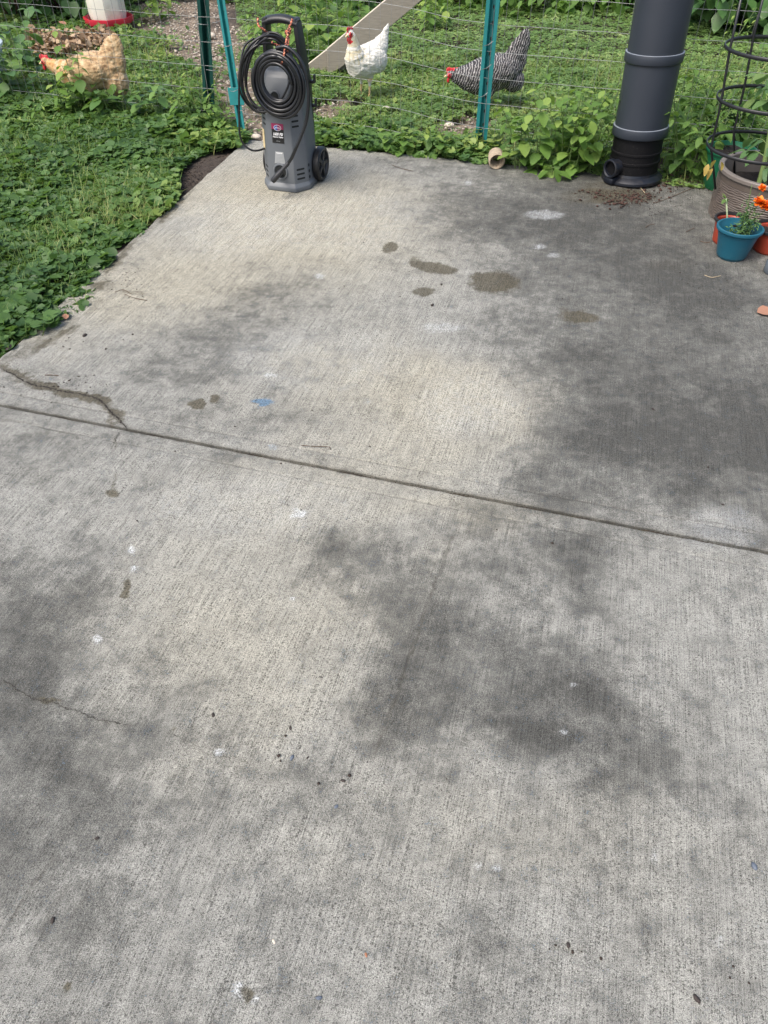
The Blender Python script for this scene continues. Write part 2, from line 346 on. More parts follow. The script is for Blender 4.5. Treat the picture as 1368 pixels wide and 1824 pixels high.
def make_slab(name, quad, us, vs, lip_lo, lip_hi, warpL=False):
    X, Y = patio_grid(*quad, us, vs)
    ny, nx = X.shape
    # slightly chipped outline along the left margin
    if warpL:
        j = (fbm(Y, Y*0+3, 9, 4)-.5)*.02; wgt = np.clip(1-np.linspace(0, nx, nx)/12, 0, 1)[None, :]; X = X+j*wgt
    at = {}
    for key, wp in (('stain', .26), ('brown', .03), ('white', .03), ('blue', .03), ('warm', .3)):
        at[key] = blobs(X, Y, patio_blobs[key], wp, 1.3, key in ('stain', 'warm'))
    at['level'] = grime_level(X, Y)/9.
    dj = (X-JL.x)*tdir.x+(Y-JL.y)*tdir.y
    Z = patio_z(X, Y)
    ad = np.abs(dj); jit = (fbm(X*1.0, Y*1.0, 55, 3)-.5)*.006*np.clip(1-ad/.016, 0, 1); X = X+tdir.x*jit; Y = Y+tdir.y*jit; Z -= .0016*np.exp(-((ad-.062)/.004)**2)                    # tooled margin line
    Z -= .007*np.clip(1-ad/.010, 0, 1)**2*1.2
    db = -((X-BL.x)*(-bdir.y)+(Y-BL.y)*bdir.x)
    Z -= .0016*np.exp(-((db-.085)/.005)**2)
    at['band'] = np.clip(1.3-ad/.05, 0, 1); at['level'] -= .05*at['band']*(fbm(X, Y, 6, 3))
    at['crack'] = .22*np.exp(-((ad-.062)/.0035)**2)*(fbm(X, Y, 12, 3) > .45)+.75*np.clip(1-ad/.014, 0, 1)*(.4+fbm(X, Y, 25, 3))
    at['stain'] += .16*np.clip(1-(ad-.03)/.05, 0, 1)*fbm(X, Y, 6, 3)
    wx = (fbm(X, Y, 60, 3)-.5)*.012; wy = (fbm(X+9, Y+4, 60, 3)-.5)*.012
    for pl, w, s in CRACKS:
        pw = [G(u, v) for u, v in pl]; d = seg_dist(X+wx, Y+wy, pw)
        q = np.clip(1.6-d/(w*1.3), 0, 1)*s; at['crack'] = np.maximum(at['crack'], (.42 if pl in [c_[0] for c_ in CRACKS[:4]] else .8)*q*(.3+1.*fbm(X, Y, 40, 2)))
    # thick edges: a skirt round the border
    V = np.stack([X, Y, Z], -1).reshape(-1, 3)
    idx = np.arange(ny*nx).reshape(ny, nx)
    Fc = np.stack([idx[:-1, :-1], idx[:-1, 1:], idx[1:, 1:], idx[1:, :-1]], -1).reshape(-1, 4)
    ring = np.concatenate([idx[0, :], idx[1:, -1], idx[-1, -2::-1], idx[-2:0:-1, 0]])
    sk = V[ring].copy(); sk[:, 2] = -.10; n0 = len(V); m_ = len(ring); nxt = np.roll(np.arange(m_), -1)
    Fs = np.stack([ring, n0+np.arange(m_), n0+nxt, ring[nxt]], -1)
    V = np.concatenate([V, sk]); Fc = np.concatenate([Fc, Fs])
    for key in at: at[key] = np.concatenate([at[key].ravel(), np.full(m_, .5 if key == 'brown' else 0)])
    me = npmesh(name, V, Fc, attrs=at); o = link(name, me, M_CON, smooth=True)
    me.set_sharp_from_angle(angle=math.radians(50))
    return o
def coords(segs):
    out = []
    for a, b, st in segs: out += list(np.linspace(a, b, max(2, int(round((b-a)/st))+1))[:-1])
    out.append(segs[-1][1]); return np.array(out)
gap = .0058
a0, a1 = c_jl+tdir*gap, j_r+tdir*gap
dep = (BL-c_jl).length
us = coords([(0, 3.05, .006), (3.05, 4.4, .05)])/4.4
vs = coords([(0, .014, .0015), (.014, .05, .005), (.05, .075, .002), (.075, dep-.10, .006), (dep-.10, dep-.07, .003), (dep-.07, dep, .006)])/dep
tag(make_slab('patio', (a0, a1, BL, back_r), us, vs, 1, 0, True), kind='structure')
b0, b1 = c_jl-tdir*gap-sdir_*.5, j_r-tdir*gap
us = coords([(0, .3, .03), (.3, 3.3, .005), (3.3, 4.9, .05)])/4.9
vs = 1-coords([(0, .014, .0015), (.014, .05, .005), (.05, .075, .002), (.075, 1.75, .005), (1.75, 2.9, .04)])[::-1]/2.9
tag(make_slab('patio', (front_l, front_r, b0, b1), us, vs, 0, 1), kind='structure')
M_crack = plain('crack_shadow_earth', (.016, .013, .010), 1, var=.4, scale=80)
for pl, w, st_ in CRACKS[:4]:
    P = spline([G(u, v) for u, v in pl], 14); mb = MB(); L_, R_ = [], []; w *= .55
    for i, p in enumerate(P):
        t = (P[min(i+1, len(P)-1)]-P[max(0, i-1)]).normalized(); nn_ = Vector((-t.y, t.x, 0)); e = min(1, i/6, (len(P)-1-i)/8)
        q = p+nn_*random.gauss(0, .0018); ww = w*st_*(.25+.9*random.random())*max(.12, e)
        for lst, sg in ((L_, 1), (R_, -1)):
            c = q+nn_*ww*sg; lst.append((c.x, c.y, float(patio_z(np.array([c.x]), np.array([c.y]))[0])+.0007))
    n = len(P); mb.add(L_+R_, [(i, n+i, n+i+1, i+1) for i in range(n-1)]); mb.build('crack', M_crack, bpy.data.objects['patio'] if pl[0][1] < 760 else bpy.data.objects['patio.001'])
# earth and moss packed into the joint
kj = M('joint_earth'); vv = kj.coord(); kj.base(kj.ramp(kj.noise(vv, 22, 5, .7), [(.35, (.02, .017, .013)), (.55, (.045, .036, .025)), (.7, (.05, .06, .02))])); kj.b.inputs['Roughness'].default_value = 1; kj.bump(kj.noise(vv, 300, 3), .8, .004)
mb = MB(); n = 400
for i in range(n):
    p, q = c_jl-sdir_*.5+sdir_*(4.9*i/n), c_jl-sdir_*.5+sdir_*(4.9*(i+1)/n)
    h0, h1 = -.014+.006*math.sin(i*.37)*math.sin(i*.113), -.010+.006*math.sin((i+1)*.37)*math.sin((i+1)*.113)
    w_ = gap+.0012
    mb.add([(*(p-tdir*w_).xy, h0), (*(q-tdir*w_).xy, h1), (*(q+tdir*w_).xy, h1), (*(p+tdir*w_).xy, h0)], [(0, 1, 2, 3)])
tag(mb.build('joint_fill', kj.m, smooth=True), 'dark earth and green moss packed in the joint across the concrete patio', 'joint filler', kind='stuff')

# ---------------------------------------------------------------- GROUND
bare_px = [(300,30,60,40,1.),(360,80,60,45,.9),(430,150,50,60,1.),(450,220,40,30,1.1),(330,10,70,30,1.),(600,180,40,22,1.),(565,205,30,14,1.),(820,218,55,16,1.1),(120,85,75,14,.8),(375,285,70,26,1.2),(620,150,20,6,.5),(430,60,40,30,.5),(1210,285,80,20,1.)]
def bare(X, Y):
    return blobs(X, Y, bare_px, .45)
gx = coords([(-60, -5, 5.), (-5, 5, .035), (5, 60, 5.)]); gy = coords([(-40, .8, 3.4), (.8, 9, .035), (9, 90, 6.)])
X, Y = np.meshgrid(gx, gy); Z = -.03+(fbm(X, Y, 1.2, 3)-.5)*.03+(fbm(X, Y, 14, 3)-.5)*.022
bz = bare(X, Y); idx = np.arange(X.size).reshape(X.shape)
kg = M('yard_soil'); v = kg.coord(); n1 = kg.noise(v, 30, 6, .7); n2 = kg.noise(v, 4, 4); n3 = kg.noise(v, 160, 3, .7)
tan = kg.ramp(n1, [(.3, (.09, .062, .042)), (.5, (.2, .155, .115)), (.7, (.34, .285, .22))])
drk = kg.ramp(n1, [(.3, (.022, .016, .012)), (.6, (.055, .042, .032)), (.8, (.10, .08, .06))])
kg.base(kg.mix(kg.math('MULTIPLY', kg.attr('tan'), kg.ramp(n3, [(.3, .6), (.6, 1.0)]), clamp=True), drk, tan)); kg.b.inputs['Roughness'].default_value = 1
kg.bump(kg.math('ADD', n1, kg.math('MULTIPLY', n3, .4)), .8, .015)
tanm = blobs(X, Y, [b for b in bare_px if b[1] < 250 and b[0] < 1000], .4)
me = npmesh('ground', np.stack([X, Y, Z], -1).reshape(-1, 3), np.stack([idx[:-1, :-1], idx[:-1, 1:], idx[1:, 1:], idx[1:, :-1]], -1).reshape(-1, 4), attrs={'tan': tanm})
tag(link('ground', me, kg.m, smooth=True), kind='structure')

# ---------------------------------------------------------------- LEAF TEMPLATES AND SCATTER
def tmpl_round():
    v = [(0, .0, -.06)]; n = 9
    for i in range(n):
        a = math.radians(-90+18+ (324*i/(n-1))); r = .5*(1+.07*(-1)**i)
        v.append((r*math.cos(a), r*math.sin(a)+.08, .05+.05*math.sin(2*a)))
    f = [(0, i, i+1) for i in range(1, n)]
    return np.array(v), np.array(f)
def tmpl_ovate(droop=.18, fold=.07, teeth=True, wide=.34):
    v = []; rows = 7
    prof = [.0, .62, .95, 1., .82, .5, .0]
    for i in range(rows):
        t = i/(rows-1); z = -droop*t*t; w = wide*prof[i]*(1+(.08 if teeth and i % 2 else -.03))
        v += [(-w, t, z+fold*prof[i]), (0, t, z), (w, t, z+fold*prof[i])]
    f = []
    for i in range(rows-1):
        b = i*3; f += [(b, b+1, b+4), (b, b+4, b+3), (b+1, b+2, b+5), (b+1, b+5, b+4)]
    return np.array(v), np.array(f)
def tmpl_trefoil():
    vs = []; fs = []
    for k in range(3):
        a = k*2*math.pi/3; b = len(vs)
        pts = [(0, 0, 0), (.17, .18, .03), (.2, .4, .05), (0, .48, .02), (-.2, .4, .05), (-.17, .18, .03)]
        vs += [(x*math.cos(a)-y*math.sin(a), x*math.sin(a)+y*math.cos(a), z) for x, y, z in pts]
        fs += [(b, b+1, b+2), (b, b+2, b+3), (b, b+3, b+4), (b, b+4, b+5)]
    return np.array(vs), np.array(fs)
def tmpl_blade():
    v = [(-.5, 0, 0), (.5, 0, 0), (-.42, .12, .45), (.42, .12, .45), (-.25, .36, .82), (.25, .36, .82), (0, .72, .98)]
    f = [(0, 1, 3), (0, 3, 2), (2, 3, 5), (2, 5, 4), (4, 5, 6)]
    return np.array(v), np.array(f)
def rotm(yaw, tilt, tdir_):
    """yaw about z, then tilt about a horizontal axis at tdir_"""
    cy, sy = np.cos(yaw), np.sin(yaw); Z0 = np.zeros_like(yaw); O = np.ones_like(yaw)
    Rz = np.stack([np.stack([cy, -sy, Z0], -1), np.stack([sy, cy, Z0], -1), np.stack([Z0, Z0, O], -1)], 1)
    ax, ay = np.cos(tdir_), np.sin(tdir_); c, s = np.cos(tilt), np.sin(tilt)
    Rt = np.stack([np.stack([c+ax*ax*(1-c), ax*ay*(1-c), ay*s], -1), np.stack([ax*ay*(1-c), c+ay*ay*(1-c), -ax*s], -1), np.stack([-ay*s, ax*s, c], -1)], 1)
    return Rt@Rz
def scatter(name, T, pos, R, scale, tone, mat, parent=None, smooth=True):
    tv, tf = T; N = len(pos); nv = len(tv)
    s = np.asarray(scale); s = s[:, None, None] if s.ndim == 1 else s[:, None, :]
    V = np.einsum('nij,nkj->nki', R, tv[None]*s)+pos[:, None, :]
    Fc = (tf[None]+np.arange(N)[:, None, None]*nv).reshape(-1, 3)
    me = npmesh(name, V.reshape(-1, 3), Fc, attrs={'tone': np.repeat(tone, nv)})
    return link(name, me, mat, parent, smooth)
def inpoly(x, y, poly):
    r = np.zeros(len(x), bool); n = len(poly)
    for i in range(n):
        x1, y1 = poly[i]; x2, y2 = poly[(i+1) % n]
        c = ((y1 > y) != (y2 > y)) & (x < (x2-x1)*(y-y1)/(y2-y1+1e-12)+x1); r ^= c
    return r
def sample(poly_px, density, keep=None):
    poly = [tuple(G(u, v).xy) for u, v in poly_px]; P = np.array(poly)
    lo, hi = P.min(0), P.max(0); N = int((hi-lo).prod()*density)
    x = rng.uniform(lo[0], hi[0], N); y = rng.uniform(lo[1], hi[1], N)
    m = inpoly(x, y, poly)
    if keep is not None: m &= rng.random(N) < keep(x, y)
    return x[m], y[m]
ML_ivy = leafmat('ground_ivy_leaf', (.038, .092, .026), (.125, .235, .062), (.28, .37, .09), .5, .38)
ML_clo = leafmat('clover_leaf', (.080, .165, .045), (.235, .365, .120), (.40, .48, .18), .5, .4)
ML_grs = leafmat('grass_blade', (.05, .11, .02), (.16, .25, .05), (.36, .37, .14), .55, .3)
ML_weed = leafmat('weed_leaf', (.050, .115, .024), (.150, .275, .055), (.30, .41, .09), .62, .38)
ML_shrub = leafmat('shrub_leaf', (.030, .080, .022), (.075, .165, .045), (.15, .26, .06), .45, .25)
ML_tom = leafmat('tomato_leaf', (.05, .12, .045), (.13, .25, .09), (.24, .30, .08), .55, .3)
ML_yel = leafmat('yellowed_leaf', (.34, .22, .05), (.48, .38, .10), (.30, .26, .06), .6, .3)
ML_stem = plain('green_stem', (.11, .17, .05), .6)
ML_red = plain('woody_stem', (.10, .05, .035), .7)

def ground_leaves(name, T, poly, dens, size, zr, mat, label, cat, tilt=.5, keep=None, tonebias=0., clump=6.):
    x, y = sample(poly, dens, keep); N = len(x)
    c = fbm(x, y, clump, 3); z = -.015+zr[0]+(zr[1]-zr[0])*(np.clip((c-.3)*2.2, 0, 1)*.75+.25*rng.random(N))*rng.uniform(.35, 1, N)
    tone = np.clip(.1+.55*rng.random(N)+(fbm(x, y, 3, 3)-.5)*.9+tonebias+(z-zr[0])/(zr[1]-zr[0])*.15, 0, 1)
    R = rotm(rng.uniform(0, 6.28, N), np.abs(rng.normal(0, tilt, N)), rng.uniform(0, 6.28, N))
    o = scatter(name, T, np.stack([x, y, z], -1), R, size*np.clip(rng.normal(.85, .28, N), .35, 1.5), tone, mat)
    return tag(o, label, cat, kind='stuff')
# lawn left of the patio, in front of the fence
lawn = [(-420,760),(-30,655),(8,632),(35,605),(70,597),(95,586),(125,562),(150,552),(163,530),(160,505),(180,482),(203,465),(196,440),(222,428),(250,420),(262,396),(285,388),(312,366),(322,343),(316,318),(322,300),(350,276),(395,266),(436,256),(450,240),(425,228),(400,214),(330,200),(200,188),(0,170),(-420,120)]
def gpatch(x, y):     # where grass wins over ivy
    return np.clip(blobs(x, y, [(215,365,90,40,0,.9),(60,460,80,40,0,.8),(120,400,60,30,0,.6),(40,280,120,50,0,.6),(20,620,60,30,0,.6),(20,560,40,30,0,.4),(300,310,30,30,0,.2)], .3)+.9*(fbm(x, y, 4.5, 3)-.48), 0, 1)
T_r, T_t, T_b, T_o = tmpl_round(), tmpl_trefoil(), tmpl_blade(), tmpl_ovate()
ground_leaves('ground_ivy', T_r, lawn, 8000, .040, (.0, .065), ML_ivy, 'round scalloped ground ivy leaves carpeting the lawn left of the patio', 'ground ivy', .42, lambda x, y: 1-.7*gpatch(x, y))
def grass(name, poly, dens, h, label, keep=None, bias=0., w=.0035):
    x, y = sample(poly, dens, keep); N = len(x)
    R = rotm(rng.uniform(0, 6.28, N), np.abs(rng.normal(0, .35, N)), rng.uniform(0, 6.28, N))
    hh = h*rng.uniform(.5, 1.25, N)
    tone = np.clip(.2+.6*rng.random(N)+(fbm(x, y, 3, 3)-.5)*.6+bias+(rng.random(N) > .93)*.5, 0, 1)
    o = scatter(name, T_b, np.stack([x, y, np.full(N, -.03)], -1), R, np.stack([np.full(N, w)*rng.uniform(.7, 1.4, N), hh, hh], -1), tone, ML_grs)
    return tag(o, label, 'grass', kind='stuff')
grass('grass', lawn, 5200, .075, 'thin grass blades growing through the ivy lawn left of the patio', lambda x, y: .10+.90*gpatch(x, y), .1)
# yard behind the fence
yard = [(-900,172),(0,172),(378,214),(440,232),(560,254),(640,262),(760,274),(870,290),(1000,302),(1100,318),(1368,350),(1900,420),(2600,-5),(-1900,-5)]
kb = lambda x, y: np.clip(1.15-1.3*bare(x, y), .04, 1)
nearc = lambda x, y: kb(x, y)*np.clip(1.35-(y-3.6)*.14, .35, 1)
ground_leaves('ground_cover', T_r, [(-600,176),(0,176),(378,216),(430,120),(300,0),(-900,0)], 2300, .036, (.0, .07), ML_ivy, 'mixed low leaves covering the chicken yard at the left behind the fence', 'ground cover', .5, nearc, .22)
ground_leaves('ground_cover', T_t, [(430,236),(560,255),(760,275),(870,290),(1000,303),(1100,318),(1368,352),(1900,420),(2300,0),(420,0)], 4200, .033, (.0, .055), ML_clo, 'dense small pale green leaves covering the yard behind the right fence section', 'ground cover', .33, nearc, .1)
ground_leaves('ground_cover', T_r, [(430,236),(560,255),(760,275),(870,290),(1000,303),(1100,318),(1368,352),(1368,160),(420,90)], 900, .030, (.0, .06), ML_ivy, 'round leaves mixed through the clover behind the fence and the hens', 'ground cover', .5, nearc, .35)
grass('grass', [(-300,176),(378,216),(430,236),(560,255),(760,275),(870,290),(1000,303),(1368,352),(1700,120),(-500,60)], 1700, .07, 'thin grass blades growing among the leaves of the chicken yard', kb, .15, .004)
# ivy fringe that spills on the back edge of the patio
fr = [(556,262),(640,270),(700,276),(760,282),(830,290),(865,292),(905,300),(905,262),(760,240),(556,215)]
ground_leaves('ground_ivy', T_r, fr, 4200, .040, (.005, .10), ML_ivy, 'taller ivy leaves along the rear edge of the patio between washer and teal post', 'ground ivy', .55, None, .25, 9.)
ground_leaves('ground_ivy', T_r, [(310,212),(380,220),(425,238),(445,250),(425,268),(380,268),(330,262),(250,240)], 4200, .045, (.01, .10), ML_ivy, 'large ivy leaves bunched round the foot of the dark green post', 'ground ivy', .5, None, .2, 9.)

# gravel and litter
MP = plain('gravel_stone', (.40, .35, .29), .85, var=.4, scale=60)
def rocks(name, x, y, s, mat, label, cat, z0=-.02):
    N = len(x); tv = []; 
    for i in range(8): pass
    t = np.array([(1, 0, 0), (.3, .9, .1), (-.8, .5, 0), (-.7, -.7, .05), (.4, -.9, 0), (.1, .1, .6), (0, 0, -.4)], float)*.5
    f = np.array([(0, 1, 5), (1, 2, 5), (2, 3, 5), (3, 4, 5), (4, 0, 5), (1, 0, 6), (2, 1, 6), (3, 2, 6), (4, 3, 6), (0, 4, 6)])
    R = rotm(rng.uniform(0, 6.28, N), np.abs(rng.normal(0, .3, N)), rng.uniform(0, 6.28, N))
    sc = np.stack([s*rng.uniform(.6, 1.4, N), s*rng.uniform(.6, 1.4, N), s*rng.uniform(.4, 1., N)], -1)
    return tag(scatter(name, (t, f), np.stack([x, y, np.full(N, z0)], -1), R, sc, rng.random(N), mat, smooth=False), label, cat, kind='stuff')
x, y = sample([(240,0),(500,0),(640,240),(430,250),(380,200),(300,100)], 700, lambda x, y: np.clip(bare(x, y), 0, 1)); rocks('gravel', x, y, .022*rng.uniform(.4, 1.5, len(x)), MP, 'pale gravel and soil crumbs on the worn path behind the fence', 'gravel')
x, y = sample([(740,195),(890,205),(880,240),(740,232)], 900, lambda x, y: np.clip(bare(x, y), 0, 1)); rocks('gravel', x, y, .018*rng.uniform(.4, 1.5, len(x)), MP, 'crumbs and small stones on the bare patch left of the teal post', 'gravel')
MCR = plain('soil_crumb', (.035, .024, .018), .95, var=.4, scale=90)
x, y = sample([(318,350),(322,290),(420,262),(440,254)], 3500); rocks('soil_crumbs', x, y, .010*rng.uniform(.4, 1.5, len(x)), MCR, 'loose dark soil crumbs in the bare strip beside the patio corner', 'soil')
xs, ys = [], []
for (u, v, ru, rv, N) in [(1120,345,70,14,260),(1215,335,70,22,160),(1060,345,50,12,90),(230,500,60,30,70),(120,690,80,18,80),(170,610,80,30,30),(330,340,40,20,25),(520,350,60,12,18),(1250,500,90,70,30),(700,480,400,120,70),(700,800,600,200,40),(240,950,60,120,6),(520,1330,40,50,8),(1020,1690,60,25,7),(1330,1730,30,30,6),(620,1390,200,30,5),(1320,480,50,25,25),(1170,380,60,20,70)]:
    for _ in range(N):
        p = G(u+random.gauss(0, ru*.55), v+random.gauss(0, rv*.55)); xs.append(p.x); ys.append(p.y)
rocks('soil_crumbs', np.array(xs), np.array(ys), .0046*rng.uniform(.3, 1.7, len(xs)), MCR, 'dark specks of soil and mulch scattered on the concrete', 'soil', .002)
xs, ys = [], []
for (u, v, ru, rv, N) in [(1128,352,45,12,90),(1105,362,35,9,60),(1212,322,45,14,70),(1245,304,40,8,60),(1060,345,40,10,25),(1165,345,40,18,35)]:
    for _ in range(N):
        p = G(u+random.gauss(0, ru*.5), v+random.gauss(0, rv*.5)); xs.append(p.x); ys.append(p.y)
rocks('mulch', np.array(xs), np.array(ys), .011*rng.uniform(.35, 1.9, len(xs)), plain('wood_mulch', (.055, .028, .020), .95, var=.5, scale=70), 'crumbled bark mulch and soil spilled round the pipe base', 'mulch', .003)
# straw and dry leaf litter
MS = leafmat('dry_litter', (.16, .095, .055), (.36, .25, .15), (.5, .38, .25), .8, .1)
x, y = sample([(55,72),(200,66),(200,98),(60,104)], 2600); N = len(x)
tag(scatter('leaf_litter', T_o, np.stack([x, y, rng.uniform(0, .08, N)], -1), rotm(rng.uniform(0, 6.28, N), np.abs(rng.normal(0, .8, N)), rng.uniform(0, 6.28, N)), .055*rng.uniform(.4, 1.3, N), rng.random(N), MS), 'heap of dry brown leaves behind the buff hen', 'leaf litter', kind='stuff')

# ---------------------------------------------------------------- PLANTS
def plant(name, px, label, cat, stems, height, leaf, spread=.1, mat=None, lean=(0, 0), per=7, group=None, loc=None, stem_r=.003, drop=.5, T=None, first=.25, bias=0.):
    """px = photo point of the plant's foot; grows real stems with leaves all round"""
    base = loc if loc is not None else G(px[0], px[1])-Vector((0, 0, .02))
    root = empty(name, base, label, cat, group); mb = MB(); pos, yaw, tl, td, sc, tn = [], [], [], [], [], []
    for s_ in range(stems):
        a = random.uniform(0, 6.28); r0 = spread*math.sqrt(random.random()); h = height*random.uniform(.65, 1.08)
        p0 = Vector((math.cos(a)*r0, math.sin(a)*r0, 0)); out = random.uniform(.1, .5)*h
        p1 = p0+Vector((math.cos(a)*out*.4+lean[0]*.5, math.sin(a)*out*.4+lean[1]*.5, h*.6)); p2 = p0+Vector((math.cos(a)*out+lean[0], math.sin(a)*out+lean[1], h))
        pts = spline([p0, p1, p2], 6); mb = MB(); mb.tube(pts, [stem_r*(1-.6*i/(len(pts)-1)) for i in range(len(pts))], 5)
        k = max(3, int(per*random.uniform(.8, 1.2)))
        for j in range(k):
            t = first+(1-first)*j/(k-1); p = pts[min(len(pts)-1, int(t*(len(pts)-1)))]
            y0 = random.uniform(0, 6.28) if j % 2 == 0 else y0+1.57+random.uniform(-.3, .3)
            for side in (0, math.pi):
                yw = y0+side+random.uniform(-.4, .4); L = leaf*random.uniform(.65, 1.15)*(1.05-.45*max(0, t-.5)*2)
                d = Vector((-math.sin(yw), math.cos(yw), 0)); q = p+d*L*.22+Vector((0, 0, .0))
                mb.tube([p, q], [stem_r*.5, stem_r*.35], 4, False)
                pos.append(q); yaw.append(yw); tl.append(random.gauss(-drop*.55+.1, .28)); td.append(yw); sc.append(L); tn.append(min(1, max(0, random.gauss(.45+.25*t+bias, .2))))
        mb.build('stem', ML_stem, root, True)
    pos = np.array([tuple(p) for p in pos]); A = np.array
    R = rotm(A(yaw), A(tl), A(td))
    scatter('foliage', T or T_o, pos, R, A(sc), A(tn), mat or ML_weed, root)
    return root
# leafy plants along the fence and slab
plant('weed_plant', (150, 197), 'tall sapling with toothed leaves in front of the buff hen', 'weed', 3, .40, .085, .05, per=6, lean=(.02, 0))
plant('weed_plant', (178, 196), 'spreading leafy weed below the wing of the buff hen', 'weed', 5, .20, .085, .08, per=5)
plant('weed_plant', (122, 195), 'leafy weed hiding the breast of the buff hen', 'weed', 5, .24, .085, .07, per=5)
plant('weed_plant', (40, 170), 'large leaved weed left of the buff hen beside the grey tub', 'weed', 7, .30, .10, .12, per=6, mat=ML_shrub, bias=.2)
plant('weed_plant', (-10, 150), 'weed cut by the left edge of the photo below the tub', 'weed', 6, .28, .09, .12, per=5, bias=.1)
plant('weed_plant', (48, 118), 'upright weed with arching leaves between the tub and the dry leaf heap', 'weed', 4, .36, .12, .10, per=5, mat=ML_shrub, bias=.25)
plant('weed_plant', (205, 203), 'broad leaved weed under the tail of the buff hen', 'weed', 4, .15, .11, .06, per=3, mat=ML_shrub, bias=.15)
plant('weed_plant', (285, 206), 'weed with broad dull leaves midway between buff hen and dark green post', 'weed', 5, .19, .09, .08, per=5, mat=ML_shrub, bias=.2)
plant('weed_plant', (352, 214), 'narrow leaved weed growing up beside the dark green post', 'weed', 8, .24, .075, .07, per=8, T=tmpl_ovate(.2, .05, False, .2), mat=ML_weed, bias=-.1)
plant('weed_plant', (392, 232), 'low leafy weed between dark green post and leaning teal post', 'weed', 6, .13, .06, .07, per=5, mat=ML_weed, bias=-.1)
plant('weed_plant', (60, 205), 'pointed grass like weed in the lawn below the buff hen', 'weed', 5, .10, .09, .05, per=3, T=tmpl_ovate(.2, .05, False, .13))
plant('weed_plant', (716, 262), 'low weed with heart shaped leaves at the rear patio edge right of the washer', 'weed', 7, .13, .075, .10, per=4, mat=ML_weed, bias=-.05)
plant('weed_plant', (790, 268), 'low leafy weed at the rear patio edge just left of the teal post', 'weed', 7, .14, .07, .10, per=4, mat=ML_weed, bias=-.05)
plant('weed_plant', (872, 268), 'small round leaved weed hugging the foot of the teal post', 'weed', 4, .12, .055, .05, per=4, mat=ML_ivy, T=T_r, bias=.4)
rb = (('broad bright green bush nearest to the clay tube', (965, 290), 15, .34, .078), ('tallest bright green bush left of the dark pipe', (1010, 296), 18, .40, .078), ('bright green bush touching the left side of the dark pipe', (1058, 290), 13, .33, .075))
for lab, px, st, h, lf in rb: plant('bush', px, lab, 'bush', st, h, lf, .17, per=6, mat=ML_weed, group='bushes left of the dark pipe')
plant('bush', (990, 304), 'drooping large leaves hanging on the patio edge under the bright bush', 'bush', 5, .10, .12, .10, per=3, drop=.9, mat=ML_weed, bias=-.1)
for lab, px, st, h, lf, b in (('dense bush squeezed between dark pipe and tomato planter', (1228, 306), 12, .36, .085, -.15), ('upper leafy bush just right of the dark pipe', (1215, 262), 9, .42, .09, .05), ('dark leaved bush behind the green pot', (1270, 262), 9, .34, .085, -.2), ('weed behind the tomato cage at the right edge', (1345, 268), 8, .40, .08, 0.)):
    plant('bush', px, lab, 'bush', st, h, lf, .12, per=8, mat=ML_weed, group='bushes right of the dark pipe', bias=b, T=tmpl_ovate(.25, .06, False, .26))
plant('weed_plant', (1250, 190), 'thin tall weed with narrow leaves behind the fence right of the pipe', 'weed', 3, .60, .05, .04, per=14, T=tmpl_ovate(.2, .05, False, .16), bias=.2)
plant('weed_plant', (570, 108), 'big leaved weed growing around the lower end of the wooden boards', 'weed', 6, .30, .15, .12, per=4, mat=ML_weed, bias=.1)
plant('weed_plant', (522, 100), 'leafy weeds seen just right of the washer handle', 'weed', 8, .34, .09, .15, per=6, mat=ML_weed)
plant('weed_plant', (475, 82), 'pale weeds growing behind the washer handle', 'weed', 8, .26, .08, .18, per=6, mat=ML_weed)
plant('weed_plant', (600, 62), 'weed clump behind the wooden board near the top of the photo', 'weed', 9, .40, .11, .2, per=6, mat=ML_weed)
plant('weed_plant', (545, 45), 'reddish stemmed weed clump at top centre', 'weed', 9, .42, .10, .2, per=6, mat=ML_weed, bias=.1)
plant('weed_plant', (770, 45), 'yellow green weed clump right of the wooden board', 'weed', 8, .28, .09, .2, per=5, mat=ML_weed, bias=.2)
plant('weed_plant', (275, 28), 'bright weed right of the poultry feeder', 'weed', 6, .25, .10, .15, per=5, mat=ML_weed, bias=.25)
# dense shrubs across the top
def shrub(px, rad, hgt, n, leaf, label, mat, bias=0., group='shrubs along the far side of the yard', cat='shrub'):
    base = G(px[0], px[1]); base.z = -.03; root = empty('shrub', base, label, cat, group); mb = MB()
    cl = []
    for i in range(9):
        a = random.uniform(0, 6.28); r = rad*random.uniform(.15, .8); h = hgt*random.uniform(.25, .95)
        e = Vector((math.cos(a)*r*1., math.sin(a)*r*.8, h)); m_ = Vector((e.x*.4, e.y*.4, h*.5))
        mb = MB(); mb.tube(spline([(e.x*.1, e.y*.1, 0), m_, e], 5), [.012-.0009*k for k in range(11)], 5); mb.build('branch', ML_red, root, True)
    k = 26; cen = []
    for i in range(k):
        a = random.uniform(0, 6.28); r = rad*math.sqrt(random.random()); cen.append((math.cos(a)*r, math.sin(a)*r*.75, random.uniform(.06, 1)*hgt*(1-.35*(r/rad)**2)))
    cen = np.array(cen); ci = rng.integers(0, k, n); p = cen[ci]+rng.normal(0, 1, (n, 3))*np.array([rad*.17, rad*.15, hgt*.10])
    p[:, 2] = np.clip(p[:, 2], .02, None)
    yaw = rng.uniform(0, 6.28, n); tone = np.clip(.35+bias+.25*rng.random(n)+.2*rng.random(k)[ci], 0, 1)
    scatter('foliage', T_o, p, rotm(yaw, rng.normal(-.55, .4, n), yaw), leaf*rng.uniform(.6, 1.2, n), tone, mat, root)
